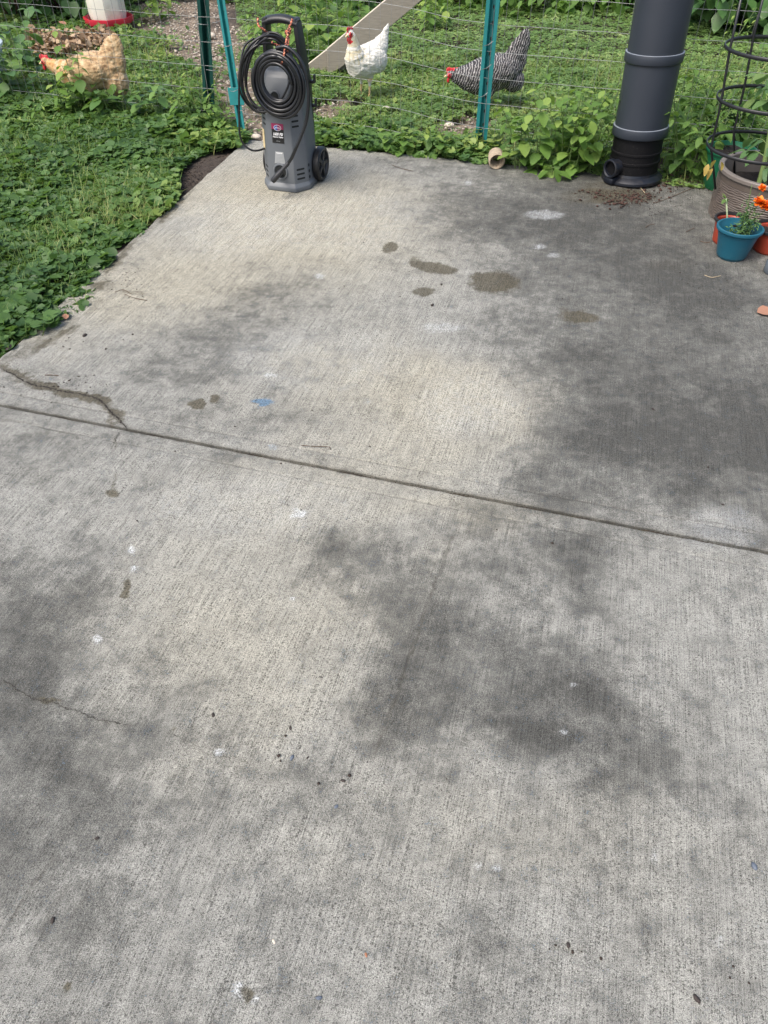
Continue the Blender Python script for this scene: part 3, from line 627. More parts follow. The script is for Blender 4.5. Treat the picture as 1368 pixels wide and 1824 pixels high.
for a in [((20, 24), .75, .8, 900, .12, 'dark leafy shrub filling the top left corner', ML_shrub, 0),
          ((110, 14), .7, .8, 800, .12, 'dark leafy shrub left of the white poultry feeder', ML_shrub, .05),
          ((255, -12), .6, .5, 500, .10, 'leafy shrub behind the poultry feeder on its right side', ML_shrub, .2),
          ((660, 0), .7, .7, 800, .10, 'green shrub behind the top of the wooden board', ML_shrub, .2),
          ((830, 0), .7, .45, 900, .10, 'bright viny shrub at the top left of the teal post', ML_weed, -.1),
          ((960, 6), .7, .40, 900, .10, 'bright viny shrub at the top between teal post and dark pipe', ML_weed, -.12),
          ((1080, 2), .7, .55, 700, .11, 'dark shrub touching the pipe at the top of the photo', ML_shrub, 0),
          ((500, -14), .7, .4, 500, .10, 'leafy shrub behind the washer handle at the top edge', ML_weed, -.05)]: shrub(*a)
shrub((1270, 42), .55, .75, 480, .15, 'large leaved dark shrub at top right with black gaps', ML_shrub, .05, 'large leaved shrubs right of the pipe')
shrub((1370, 52), .6, .8, 520, .15, 'large leaved shrub behind the tomato cage at the right edge', ML_shrub, .15, 'large leaved shrubs right of the pipe')
shrub((1190, 4), .6, .8, 450, .14, 'shadowy large leaved shrub mostly hidden behind the pipe', ML_shrub, 0., 'large leaved shrubs right of the pipe')
#PART2
# ---------------------------------------------------------------- WIRE FENCE
FA, FB = G(378, 216), G(858, 268); fdir = (FB-FA).normalized(); fn = Vector((-fdir.y, fdir.x, 0)); FL = (FB-FA).length
MW = plain('galvanised_wire', (.26, .27, .27), .5, .6, .3, 30)
fence = empty('wire_fence', FA, 'galvanised welded wire mesh fence with steel posts between patio and chicken yard', 'fence')
cell = .0588
def fpt(s, z):
    """s metres along the fence from the dark post"""
    k = s/FL; p = FA+fdir*s; p = Vector((p.x, p.y, 0))
    sag = 0; bow = 0
    if 0 < k < 1:
        sag = -.055*max(0, (k-.62)/.38)**1.3*(3-2*min(1, (k-.62)/.38)) if k > .62 else 0
        sag = -.062*(1/(1+math.exp(-(k-.80)*16)))
        bow = .02*math.sin(math.pi*k)
    elif k >= 1: sag = -.062+.0*k; bow = .01*math.sin(7*k)
    bow += .003*math.sin(s*2.3+z*4); sag += .0012*math.sin(s*9)+.001*math.sin(s*21+z*9)
    return p+fn*(bow+.0)+Vector((0, 0, z+sag))
for nm, s0, s1, lab in (('wire_mesh', -2.4, 0, 'mesh left of the dark green post'), ('wire_mesh', 0, FL, 'mesh behind the washer, sagging towards the right post'), ('wire_mesh', FL, FL+2.2, 'mesh behind the dark pipe')):
    mb = MB(); n = int(round((s1-s0)/cell)); zs = [.055+.1175*i for i in range(11)]
    for zz in zs:
        mb.tube([fpt(s0+(s1-s0)*i/(n*2), zz)-FA+fn*.0016 for i in range(n*2+1)], .00115, 4, False)
    for i in range(n+1):
        s = s0+(s1-s0)*i/n; j = .002*math.sin(i*2.1)
        mb.tube([fpt(s+j, z)-FA-fn*.0011 for z in (.0, .2, .4, .6, .8, 1.0, 1.23)], .00095, 4, False)
    o = mb.build(nm, MW, fence, True, merge=False); o['label'] = lab
def painted(name, col, chip=(.10, .05, .035), rough=.42):
    k = M(name); v = k.coord(); n = k.noise(v, 55, 5, .7); m_ = k.ramp(n, [(.66, 0.0), (.69, 1.0)])
    c = k.mix(k.noise(v, 9, 4), tuple(x*.75 for x in col), tuple(x*1.25 for x in col)); c = k.mix(m_, c, chip)
    k.base(c); k.b.inputs['Roughness'].default_value = rough; k.bump(k.noise(v, 220, 3), .2, .0006); return k.m
M_teal = painted('teal_paint', (.012, .17, .175)); M_dkg = painted('dark_green_paint', (.006, .05, .042), (.05, .04, .03)); M_hole = plain('dark_hole', (.01, .012, .012), .9)
def upost(p, q, w, mat, label, nstud=11, plate=None, parent=fence, side=None):
    p, q = Vector(p), Vector(q); ax = (q-p).normalized(); x = (side or fdir); x = (x-ax*x.dot(ax)).normalized(); y = ax.cross(x); y = y if y.y < 0 else -y
    prof = [(-w/2, 0), (-w*.22, .0), (-w*.14, .45*w), (w*.14, .45*w), (w*.22, 0), (w/2, 0)]
    prof = prof+[(a, b-.0030) for a, b in reversed(prof)]
    T = Matrix((( x.x, -y.x, ax.x, p.x), (x.y, -y.y, ax.y, p.y), (x.z, -y.z, ax.z, p.z), (0, 0, 0, 1)))
    T2 = Matrix.Translation(-FA)@T if parent else T
    mb = MB(); L = (q-p).length; mb.prism(prof, L, T2)
    o = mb.build('post', mat, parent, bevel=.0008)
    o['label'] = label
    R = Matrix(((x.x, y.x, ax.x), (x.y, y.y, ax.y), (x.z, y.z, ax.z)))
    for i in range(nstud):
        hb = MB(); hb.box(T2@Vector((0, .45*w-.0035, .07+i*(L-.1)/nstud)), (w*.09, .004, w*.22), R); hb.build('slot', M_hole, o)
    if plate:
        pb = MB(); c = T2@Vector((0, -.004, plate[0])); pb.box(c, (plate[1], .004, plate[2]), R); pb.build('anchor_plate', mat, o, bevel=.001)
    return o
yF = lambda u: (FA+fdir*((G(u, 250).x-FA.x)/fdir.x)).y
p = G(858, 270, -.1)-fn*.03; q = W(884, -60, FB.y-.03); upost(G(857, 268, -.02)-fn*.035, q, .066, M_teal, 'bright teal steel post with rust chips at the right of the patio edge')
b0_ = G(379, 214, -.02)-fn*.03; q = W(358, -60, FA.y-.02); upost(b0_, q, .072, M_dkg, 'dark green steel post left of the washer')
b1_ = G(434, 253, -.02); q = W(384, -60, b1_.y+.10); L_ = (q-b1_).length
upost(b1_, q, .046, M_teal, 'thin teal post leaning left with a square anchor plate above the ground', 9, plate=(L_*.285, .088, .085))
tb = MB()
for u, v in ((384,40),(405,82),(416,162),(430,196)):
    c = W(u-6, v, b1_.y+.02)-FA; d = W(u+9, v-3, b1_.y+.0)-FA; tb.tube([c, (c+d)/2+Vector((0, -.03, 0)), d], .0016, 5)
for u, v in ((866,170),(872,120),(876,78)):
    c = W(u-14, v+4, FB.y-.02)-FA; d = W(u+3, v-5, FB.y-.06)-FA; tb.tube([c, (c+d)/2+Vector((0, -.012, -.002)), d], .0016, 5)
for u, v in ((358,42),(375,124)):
    c = W(u-8, v, FA.y-.07)-FA; d = W(u+14, v+2, FA.y-.06)-FA; tb.tube([c, (c+d)/2+Vector((0, -.01, 0)), d], .0016, 5)
tb.build('wire_tie', MW, fence, True, merge=False)

# ---------------------------------------------------------------- WOODEN BOARDS
kw = M('weathered_wood'); v = kw.coord(scale=(1, 1, 1)); st_ = kw.coord(scale=(3, 3, 60), rot=(0, math.radians(-40), 0))
n = kw.noise(st_, 4, 5, .7); kw.base(kw.ramp(n, [(.3, (.18, .16, .13)), (.55, (.25, .225, .185)), (.75, (.32, .29, .245))])); kw.b.inputs['Roughness'].default_value = .85; kw.bump(n, .4, .003)
kwt = plain('sawn_edge', (.50, .45, .36), .85, var=.2, scale=60)
def board(pxs, Y, thick, label, name='wooden_board'):
    P = [W(u, v, Y) for u, v in pxs]; mb = MB(); n = len(P); o_ = P[0].copy(); o_.z = 0
    vs = [p-o_ for p in P]+[p-o_+Vector((0, thick, 0)) for p in P]
    mb.add(vs, [tuple(range(n)), tuple(reversed(range(n, 2*n)))]); mb.cur = 1
    mb.add(vs, [(i, n+i, n+(i+1) % n, (i+1) % n) for i in range(n)])
    o = mb.build(name, [kw.m, kwt], bevel=.003); o.location = o_
    return tag(o, label, 'board')
board([(582,88),(705,-15),(720,-28),(785,-28),(608,120),(584,134)], 5.84, .045, 'wide grey wooden board rising to the right behind the white hen')
board([(540,122),(583,88),(600,74),(640,74),(640,100),(600,136),(546,146)], 5.90, .045, 'lower wooden board with pointed end half buried in weeds behind the washer')

# ---------------------------------------------------------------- HENS
def hen(name, base, heading, scale, parts, cols, label, legs=True):
    """parts: list of (kind, args, material index) in side view, +x forward"""
    verts_src = []; mb = MB()
    def note(i0, mi):
        for p in mb.v[i0:]: verts_src.append((p, mi))
    def sweep(rows, mi, y=0):
        i0 = len(mb.v); pts = [Vector((r[0], y if len(r) < 5 else r[4], r[1])) for r in rows]
        n = 14; vs = []; pp = []; 
        for i, c in enumerate(pts):
            t = pts[min(i+1, len(pts)-1)]-pts[max(0, i-1)]; t.normalize(); up = Vector((-t.z, 0, t.x)); sd_ = Vector((0, 1, 0))
            for j in range(n):
                a = 2*math.pi*j/n; vs.append(c+sd_*math.cos(a)*rows[i][2]+up*math.sin(a)*rows[i][3])
        fs = [(i*n+j, i*n+(j+1) % n, (i+1)*n+(j+1) % n, (i+1)*n+j) for i in range(len(pts)-1) for j in range(n)]+[tuple(reversed(range(n))), tuple(range((len(pts)-1)*n, len(pts)*n))]
        mb.add(vs, fs); note(i0, mi)
    for kind, a, mi in parts:
        if kind == 'sweep': sweep(a, mi)
        elif kind == 'sweepy':
            for s in (-1, 1): sweep([(*r[:4], r[4]*s) for r in a], mi)
        elif kind == 'ball': i0 = len(mb.v); mb.ball(a[0], a[1], 14, 10); note(i0, mi)
        elif kind == 'bally':
            for s in (-1, 1): i0 = len(mb.v); mb.ball((a[0][0], a[0][1]*s, a[0][2]), a[1], 12, 8); note(i0, mi)
    src = mb.build('tmp', None); md = src.modifiers.new('r', 'REMESH'); md.mode = 'VOXEL'; md.voxel_size = .0032
    sm = src.modifiers.new('s', 'SMOOTH'); sm.factor = .5; sm.iterations = 4
    dg = bpy.context.evaluated_depsgraph_get(); dg.update(); me = bpy.data.meshes.new_from_object(src.evaluated_get(dg)); me.name = 'body'
    bpy.data.objects.remove(src)
    # feather relief
    co = np.zeros(len(me.vertices)*3, np.float32); me.vertices.foreach_get('co', co); co = co.reshape(-1, 3).astype(float)
    no = np.zeros(len(me.vertices)*3, np.float32); me.vertex_normals.foreach_get('vector', no); no = no.reshape(-1, 3)
    kd = kdtree.KDTree(len(verts_src))
    for i, (p_, mi) in enumerate(verts_src): kd.insert(p_, i)
    kd.balance(); lab_ = np.array([verts_src[kd.find(c)[1]][1] for c in co])
    rel = (fbm(co[:, 0]*1+co[:, 1]*.8+3, co[:, 2]*1.6-co[:, 0]*.5+5, 38, 3)-.5)*.008+(fbm(co[:, 0]+co[:, 1]+1, co[:, 2]*1.5+2, 110, 2)-.5)*.004
    rel[lab_ > 0] = 0; co = co+no*rel[:, None]
    me.vertices.foreach_set('co', co.astype(np.float32).ravel()); me.materials.clear()
    for m_ in cols: me.materials.append(m_)
    fm = []
    for pl in me.polygons: 
        l = [lab_[i] for i in pl.vertices]; fm.append(max(set(l), key=l.count))
    me.polygons.foreach_set('material_index', fm); me.polygons.foreach_set('use_smooth', [True]*len(me.polygons)); me.update()
    root = empty(name, base, label, 'hen', None, heading); root.scale = (scale,)*3
    o = link('body', me, None, root); return root
def feather(name, c0, c1, c2, rough=.8, scale=38):
    k = M(name); v = k.coord(scale=(1, 1, 1.6)); n = k.noise(v, scale, 5, .65); vo = k.n('ShaderNodeTexVoronoi', Scale=scale*1.5); k.L(v, vo.inputs['Vector'])
    f = k.math('ADD', k.math('MULTIPLY', n, .7), k.math('MULTIPLY', vo.outputs['Distance'], .35))
    k.base(k.ramp(f, [(.3, c0), (.5, c1), (.7, c2)])); k.b.inputs['Roughness'].default_value = rough; k.b.inputs['Sheen Weight'].default_value = .15
    k.bump(f, .5, .004); return k.m
M_white = feather('white_feathers', (.44, .42, .35), (.56, .545, .48), (.62, .61, .57)); M_buff = feather('buff_feathers', (.17, .09, .04), (.38, .25, .125), (.54, .41, .25), scale=24)
M_cream = feather('cream_neck_feathers', (.42, .36, .22), (.52, .46, .31), (.57, .52, .40)); M_orange = feather('golden_neck_feathers', (.30, .13, .04), (.44, .25, .09), (.52, .34, .16))
kb_ = M('barred_feathers'); v = kb_.coord(rot=(0, math.radians(18), 0)); wv = kb_.n('ShaderNodeTexWave', wave_type='BANDS', bands_direction='X', Scale=24.0, Distortion=5.0, Detail=3.0); wv.inputs['Detail Scale'].default_value = 2.4; kb_.L(v, wv.inputs['Vector'])
kb_.base(kb_.ramp(wv.outputs['Fac'], [(.44, (.018, .017, .020)), (.66, (.045, .042, .045)), (.86, (.27, .26, .25))])); kb_.b.inputs['Roughness'].default_value = .75; kb_.bump(wv.outputs['Fac'], .4, .003)
M_comb = plain('red_comb', (.50, .022, .03), .5, var=.3, scale=60); M_leg = plain('yellow_leg', (.62, .42, .20), .6); M_beak = plain('horn_beak', (.62, .47, .25), .45); M_eye = plain('eye', (.02, .012, .01), .15, var=0)
def legs_(x=.0, ys=.038, h=.10, fx=.0, th=(.032, .034)):
    out = [('sweepy', [(x-.005, h+.075, th[0], th[1], ys), (x+.0, h+.03, th[0]*.8, th[1]*.75, ys), (x+.002, h-.01, .012, .012, ys)], 0),
           ('sweepy', [(x+.002, h, .0085, .0085, ys), (x+.004+fx, .05, .0065, .0065, ys), (x+.008+fx, .008, .008, .007, ys)], 2)]
    for dx, dy in ((.045, 0), (.036, .026), (.036, -.026), (-.026, 0)):
        out.append(('sweepy', [(x+.006+fx, .009, .0065, .0065, ys), (x+.006+fx+dx*.6, .008, .005, .005, ys+dy*.6), (x+.006+fx+dx, .004, .0035, .0035, ys+dy)], 2))
    return out
def head_(x, z, r=.021, comb=.012, facemat=1):
    out = [('ball', ((x, 0, z), (r*1.15, r*.85, r)), 0), ('sweep', [(x+r*.8, z-.003, .0085, .0085), (x+r*1.5, z-.007, .006, .006), (x+r*2.05, z-.013, .003, .003)], 3),
           ('bally', ((x+r*.55, r*.62, z-.002), (.012, .0055, .011)), 1), ('bally', ((x+r*.75, .006, z-.028), (.0085, .005, .015)), 1)]
    for i in range(5):
        a = i/4; out.append(('ball', ((x+r*1.15-a*r*1.9, 0, z+r*.80+.009*math.sin(math.pi*(.25+a*.6))), (.0065, .004, comb*(1.0+.25*math.sin(i*2.))))  , 1))
    out.append(('sweep', [(x+r*1.2, z+r*.55, .0042, .006), (x+r*.2, z+r*.95, .0045, .009), (x-r*.7, z+r*.95, .004, .006)], 1)); return out
def eyes(root, x, y, z):
    for s in (-1, 1): mb = MB(); mb.ball((x, y*s, z), .0045, 10, 8); mb.build('eye', M_eye, root, True)
# white hen: upright, alert
wp = [('sweep', [(-.198,.360,.005,.008),(-.186,.340,.010,.018),(-.168,.305,.018,.032),(-.135,.262,.042,.054),(-.09,.225,.066,.074),(-.03,.198,.082,.086),(.03,.190,.084,.090),(.075,.200,.070,.080),(.098,.235,.052,.058),(.096,.275,.038,.043)], 0),
      ('sweep', [(.088,.235,.058,.062),(.094,.27,.041,.046),(.100,.305,.030,.034),(.108,.335,.024,.025),(.115,.350,.020,.021)], 4),
      ('bally', ((-.03,.060,.195), (.095,.034,.062)), 0), ('ball', ((-.10,0,.17), (.06,.055,.055)), 0)]+legs_(.0, .036, .10)+head_(.118, .352)
h_ = hen('white_hen', G(652, 172)-Vector((0, 0, .005)), math.radians(180+46), 1.05, wp, [M_white, M_comb, M_leg, M_beak, M_cream], 'white hen with red comb standing alert behind the wire'); eyes(h_, .130, .0190, .355)
# barred hen: foraging, head level with the back
bp = [('sweep', [(-.205,.185,.02,.04),(-.17,.195,.052,.072),(-.13,.20,.070,.088),(-.07,.195,.084,.096),(0,.180,.090,.100),(.07,.170,.084,.090),(.125,.172,.064,.068),(.165,.180,.045,.048),(.20,.187,.032,.034)], 0),
      ('sweep', [(-.11,.21,.05,.06),(-.150,.265,.036,.060),(-.178,.31,.024,.056),(-.198,.355,.014,.044),(-.206,.395,.007,.022),(-.208,.412,.004,.008)], 0), ('ball', ((-.20,0,.255), (.028,.022,.055)), 0),
      ('bally', ((-.05,.07,.205), (.11,.032,.062)), 0), ('ball', ((-.165,0,.145), (.065,.06,.058)), 0)]+legs_(-.02, .04, .07)+head_(.212, .188, .021, .014)
h_ = hen('barred_hen', G(862, 191)-Vector((0, 0, .01)), math.radians(180+6), 1.04, bp, [kb_.m, M_comb, M_leg, M_beak, M_cream], 'black and white barred hen with red comb half hidden by the teal post'); eyes(h_, .224, .0195, .191)
# buff hen
fp = [('sweep', [(-.20,.165,.025,.05),(-.17,.175,.058,.080),(-.12,.185,.075,.090),(-.07,.185,.085,.094),(-.01,.175,.090,.096),(.06,.165,.084,.084),(.115,.172,.062,.062),(.155,.188,.043,.045)], 0),
      ('sweep', [(.10,.175,.064,.062),(.14,.188,.047,.05),(.175,.203,.033,.035),(.205,.215,.024,.026)], 4),
      ('sweep', [(-.11,.205,.055,.06),(-.150,.245,.044,.062),(-.182,.285,.032,.060),(-.200,.320,.020,.048),(-.208,.350,.010,.026),(-.210,.362,.004,.010)], 0),
      ('bally', ((-.04,.07,.19), (.10,.034,.06)), 0), ('ball', ((-.16,0,.13), (.072,.068,.075)), 0), ('ball', ((-.205,0,.235), (.034,.035,.070)), 0)]+legs_(-.01, .04, .07)+head_(.215, .222, .021, .012)
h_ = hen('buff_hen', G(168, 187)-Vector((0, 0, .01)), math.radians(180-4), 1.10, fp, [M_buff, M_comb, M_leg, M_beak, M_orange], 'golden buff hen behind the leafy saplings at left'); eyes(h_, .228, .0195, .225)

# ---------------------------------------------------------------- FEEDER, TUB
M_wpl = plain('stained_white_plastic', (.72, .70, .62), .4, var=.08, scale=8, dirt=(.45, .40, .24)); M_rpl = plain('red_plastic', (.50, .02, .045), .4, var=.15, scale=12)
fb = G(196, 43); fd = empty('poultry_feeder', fb, 'white octagonal poultry feeder on a red tray beyond the fence at top left', 'feeder', None, math.radians(12))
mb = MB(); n = 8
mb.lathe([(.15, .0), (.205, .015), (.212, .062), (.206, .062), (.198, .020), (.12, .020), (.12, .045), (.0, .045)], n=8); mb.build('tray', M_rpl, fd, 25, bevel=.002)
mb = MB(); mb.lathe([(.0, .040), (.148, .040), (.150, .055), (.156, .075), (.158, .40), (.150, .41), (.152, .47), (.10, .50), (0, .50)], n=8); mb.build('bucket', M_wpl, fd, 25, bevel=.003)
mb = MB(); mb.tube(spline([(-.15, 0, .44), (-.12, 0, .58), (0, 0, .64), (.12, 0, .58), (.15, 0, .44)], 6), .004, 6); mb.build('handle', MW, fd, True)
M_tub = plain('grey_tub_plastic', (.36, .42, .44), .35, var=.12, scale=10, dirt=(.25, .28, .2)); M_rim = plain('pale_rim_plastic', (.68, .74, .76), .35, var=.06)
tb_c = W(-60, 157, 5.45); tb_c.z = 0; tb_c.x = W(17, 157, 5.45).x-.21
tub = empty('plastic_tub', tb_c-Vector((0, 0, .02)), 'grey plastic tub with pale rim cut by the left edge of the photo', 'tub')
mb = MB(); mb.lathe([(0, .01), (.185, .0), (.20, .02), (.222, .255), (.214, .255), (.19, .03), (0, .03)], n=48); mb.build('wall', M_tub, tub, 40)
mb = MB(); mb.lathe([(.223, .256), (.236, .262), (.238, .278), (.228, .286), (.214, .280), (.214, .256)], n=48); mb.build('rim', M_rim, tub, 40)

# ---------------------------------------------------------------- DARK PIPE
M_pipe = plain('dark_grey_pvc', (.024, .030, .041), .42, var=.10, scale=7, dirt=(.030, .034, .040)); M_pblk = plain('dusty_black_plastic', (.006, .008, .014), .38, var=.3, scale=50, dirt=(.03, .027, .024))
kq = M_pblk
k2 = M('web_speckled_black'); v = k2.coord(scale=(1, 1, .5)); sp = k2.ramp(k2.noise(v, 260, 3, .8), [(.60, (.004, .004, .005)), (.70, (.035, .032, .028)), (.8, (.20, .18, .15))]); k2.base(sp); k2.b.inputs['Specular IOR Level'].default_value = .2; k2.b.inputs['Roughness'].default_value = .6
M_edge = plain('pale_pipe_edge', (.16, .18, .21), .4, var=.2)  # top edges of the couplings, coloured paler than the pipe
pb = G(1124, 318); Yp = pb.y
zp = lambda v_, dy=-.12: W(1123, v_, Yp+dy).z
pipe = empty('drain_pipe', pb, 'tall dark grey plastic pipe standing on a black round base with side outlet', 'pipe'); 
topc = W(1184, 0, Yp+.02); lean = Vector(((topc.x-pb.x)/topc.z, (topc.y-pb.y)/topc.z, 1)).normalized()
pipe.rotation_euler = Vector((0, 0, 1)).rotation_difference(lean).to_euler()
r = .1245
z1a, z1b, z2a, z2b = zp(254), zp(236), zp(122), zp(103)
print('pipe z', z1a, z1b, z2a, z2b, topc.z)
mb = MB(); mb.lathe([(r-.002, z1b-.004), (r-.002, 1.45), (r-.012, 1.45)], n=72); mb.build('pipe_tube', M_pipe, pipe, 40)
for za, zb in ((z1a, z1b), (z2a, z2b)):
    mb = MB(); mb.lathe([(r-.002, za), (r+.004, za+.001), (r+.0065, za+.006), (r+.0065, zb-.004), (r+.005, zb-.0005)], n=72); mb.cur = 1
    mb.lathe([(r+.0052, zb-.0006), (r+.0036, zb+.0008), (r-.002, zb+.0008)], n=72); mb.build('coupling', [M_pipe, M_edge], pipe, 60, merge=False)
zr1, zr2 = zp(281), zp(297)
mb = MB(); mb.lathe([(.117, .035), (.117, zr2-.008), (.121, zr2-.006), (.121, zr2+.003), (.1165, zr2+.005), (.1165, zr1-.006), (.121, zr1-.004), (.121, zr1+.003), (.1165, zr1+.005), (.1165, z1a), (.122, z1a+.002)], n=72)
mb.build('base_collar', k2.m, pipe, 35)
mb = MB(); mb.lathe([(.0, .002), (.142, .002), (.148, .008), (.147, .018), (.135, .028), (.12, .036), (.116, .05)], n=72); mb.build('base_flange', M_pblk, pipe, 40)
# side outlet to the left
sz = .078; mb = MB(); R = Matrix.Rotation(math.radians(-90), 3, 'Y')@Matrix.Identity(3); R = Matrix.Rotation(math.radians(32), 3, 'Z')@R
mb.lathe([(.036, .09), (.036, .142), (.042, .143), (.043, .166), (.038, .168), (.032, .164), (.031, .09)], (0, 0, sz), 32, R); mb.cur = 1
mb.lathe([(.0315, .150), (.0, .148)], (0, 0, sz), 32, R)
mb.build('side_outlet', [M_pblk, k2.m], pipe, 50, merge=False)
mb = MB(); mb.box((-.125*math.cos(.55)*1.05, -.125*math.sin(.55)*1.05, .022), (.07, .06, .03), Matrix.Rotation(math.radians(32), 3, 'Z')); mb.build('outlet_foot', M_pblk, pipe, 40, bevel=.008)

# ---------------------------------------------------------------- POTS
def pot(name, px, vrim, rb, rr, mat, label, cat='pot', lipd=.006, lip=.012, soil=None, group=None, soilz=.75, wall=.0025, rings=True, lipmat=None):
    b = G(*px); z = W(px[0], vrim, b.y).z
    root = empty(name, b, label, cat, group)
    mb = MB(); pr = [(0, .004), (rb*.93, .0), (rb, .004)]
    L = lambda t: rb+(rr-rb)*t
    pr += [(L(.08), z*.08), (L(.08)+.0015, z*.09)] if rings else []
    pr += [(L(.5), z*.5)]
    if rings: pr += [(L(.80), z*.80), (L(.80)+.0016, z*.805), (L(.84)+.0016, z*.845), (L(.845), z*.85)]
    pr += [(L(1)-.0005, z-lip)]
    inner = [(L(1)-wall, z-.001), (L(.85)-wall-.001, z*.85), (L(.84)-wall-.003, z*.83), (L(.5)-wall*1.5, z*.5), (rb-wall*2, .01), (0, .01)]
    if lipmat is None:
        pr += [(L(1)+lipd, z-lip*.9), (L(1)+lipd, z-.002), (L(1)+lipd*.5, z)]+inner
        mb.lathe(pr, n=64); mb.build('pot_wall', mat, root, 35)
    else:
        mb.lathe(pr+inner[1:], n=64) ; mb.build('pot_wall', mat, root, 35)
        mb = MB(); mb.lathe([(L(1)-.001, z-lip), (L(1)+lipd, z-lip*.9), (L(1)+lipd, z-.002), (L(1)+lipd*.4, z), (L(1)-wall*1.2, z-.001), (L(.9)-wall*1.2, z*.9)], n=64); mb.build('rim', lipmat, root, 35)
    if soil:
        sz_ = z*soilz; mb = MB(); n = 24; rs = L(soilz)-wall*1.5; vs = [(0, 0, sz_)]; 
        for ring in range(1, 7):
            for j in range(n):
                a = 2*math.pi*j/n; vs.append((math.cos(a)*rs*ring/6, math.sin(a)*rs*ring/6, sz_+random.uniform(-.004, .004)))
        fs = [(0, 1+j, 1+(j+1) % n) for j in range(n)]+[(1+(q-1)*n+j, 1+q*n+j, 1+q*n+(j+1) % n, 1+(q-1)*n+(j+1) % n) for q in range(1, 6) for j in range(n)]
        mb.add(vs, fs); mb.build('potting_soil', soil, root, True)
    return root, z
M_soil = plain('potting_mix', (.022, .016, .013), .95, var=.6, scale=120, bump=1, bd=.006)
M_blue = plain('teal_blue_plastic', (.008, .085, .130), .45, var=.12, scale=10, dirt=(.03, .10, .13)); M_terra = plain('terracotta_plastic', (.30, .045, .022), .42, var=.15, scale=12); M_blk = plain('black_plastic', (.016, .016, .017), .45)
M_grn = plain('green_plastic', (.006, .10, .045), .4, var=.12, scale=10); M_taupe = plain('taupe_plastic', (.098, .078, .064), .5, var=.12, scale=14, dirt=(.16, .14, .12))
M_taupel = plain('taupe_rim_plastic', (.155, .135, .12), .5, var=.08, scale=14)
pot('blue_pot', (1301, 457), 403, .055, .0855, M_blue, 'teal blue plastic flower pot holding an orange marigold in front of the planter', soil=M_soil, soilz=.45)
pot('red_pot', (1291, 431), 388, .052, .066, M_terra, 'small terracotta coloured plastic pot tucked left behind the blue pot', soil=M_soil, lipmat=M_blk, group='terracotta coloured plastic pots')
pot('red_pot', (1368, 446), 404, .060, .080, M_terra, 'terracotta coloured plastic pot with black rim at the right edge beside the blue pot', soil=M_soil, lipmat=M_blk, group='terracotta coloured plastic pots')
pot('green_pot', (1283, 333), 264, .082, .112, M_grn, 'green plastic pot of dark soil half hidden behind the woven planter', soil=M_soil, soilz=.9)
# woven planter
pc = G(1356, 386); zr = W(1356, 300, pc.y).z; pl = empty('woven_planter', pc, 'large taupe planter with horizontal woven relief holding a tomato plant', 'planter')
nr, nc = 230, 300; rb_, rr_ = .228, .236; ti = np.linspace(0, 1, nr); an = np.linspace(0, 2*math.pi, nc, endpoint=False); TT, AA = np.meshgrid(ti, an, indexing='ij')
ph = TT*21*2*math.pi+3.0*(vnoise(AA*60/(2*math.pi)+40, TT*9)-.5)*2
rel = np.where(TT < .83, .0046*np.abs(np.sin(ph/2))**.7*(.6+.5*vnoise(AA*90/(2*math.pi), TT*21)), .001); rad = (rb_+(rr_-rb_)*TT)+rel; rad = np.where((TT > .83) & (TT < .845), rad-.002, rad)
V = np.stack([rad*np.cos(AA), rad*np.sin(AA), TT*(zr-.018)], -1).reshape(-1, 3); idx = np.arange(nr*nc).reshape(nr, nc); nx_ = np.roll(idx, -1, 1)
link('planter_wall', npmesh('planter_wall', V, np.stack([idx[:-1], nx_[:-1], nx_[1:], idx[1:]], -1).reshape(-1, 4)), M_taupe, pl, True)
mb = MB(); mb.lathe([(rr_-.002, zr-.020), (rr_+.006, zr-.020), (rr_+.009, zr-.016), (rr_+.009, zr-.004), (rr_+.005, zr), (rr_-.010, zr), (rr_-.014, zr-.004), (rr_-.016, zr-.03), (rr_-.022, zr*.5), (rr_-.022, .05)], n=96); mb.build('rim', M_taupel, pl, 35)
mb = MB(); n = 40; rs = rr_-.021; sz_ = zr*.60; vs = [(0, 0, sz_)]+[(math.cos(2*math.pi*j/n)*rs*q/8, math.sin(2*math.pi*j/n)*rs*q/8, sz_+random.uniform(-.006, .006)) for q in range(1, 9) for j in range(n)]
mb.add(vs, [(0, 1+j, 1+(j+1) % n) for j in range(n)]+[(1+(q-1)*n+j, 1+q*n+j, 1+q*n+(j+1) % n, 1+(q-1)*n+(j+1) % n) for q in range(1, 8) for j in range(n)]); mb.build('potting_soil', M_soil, pl, True)
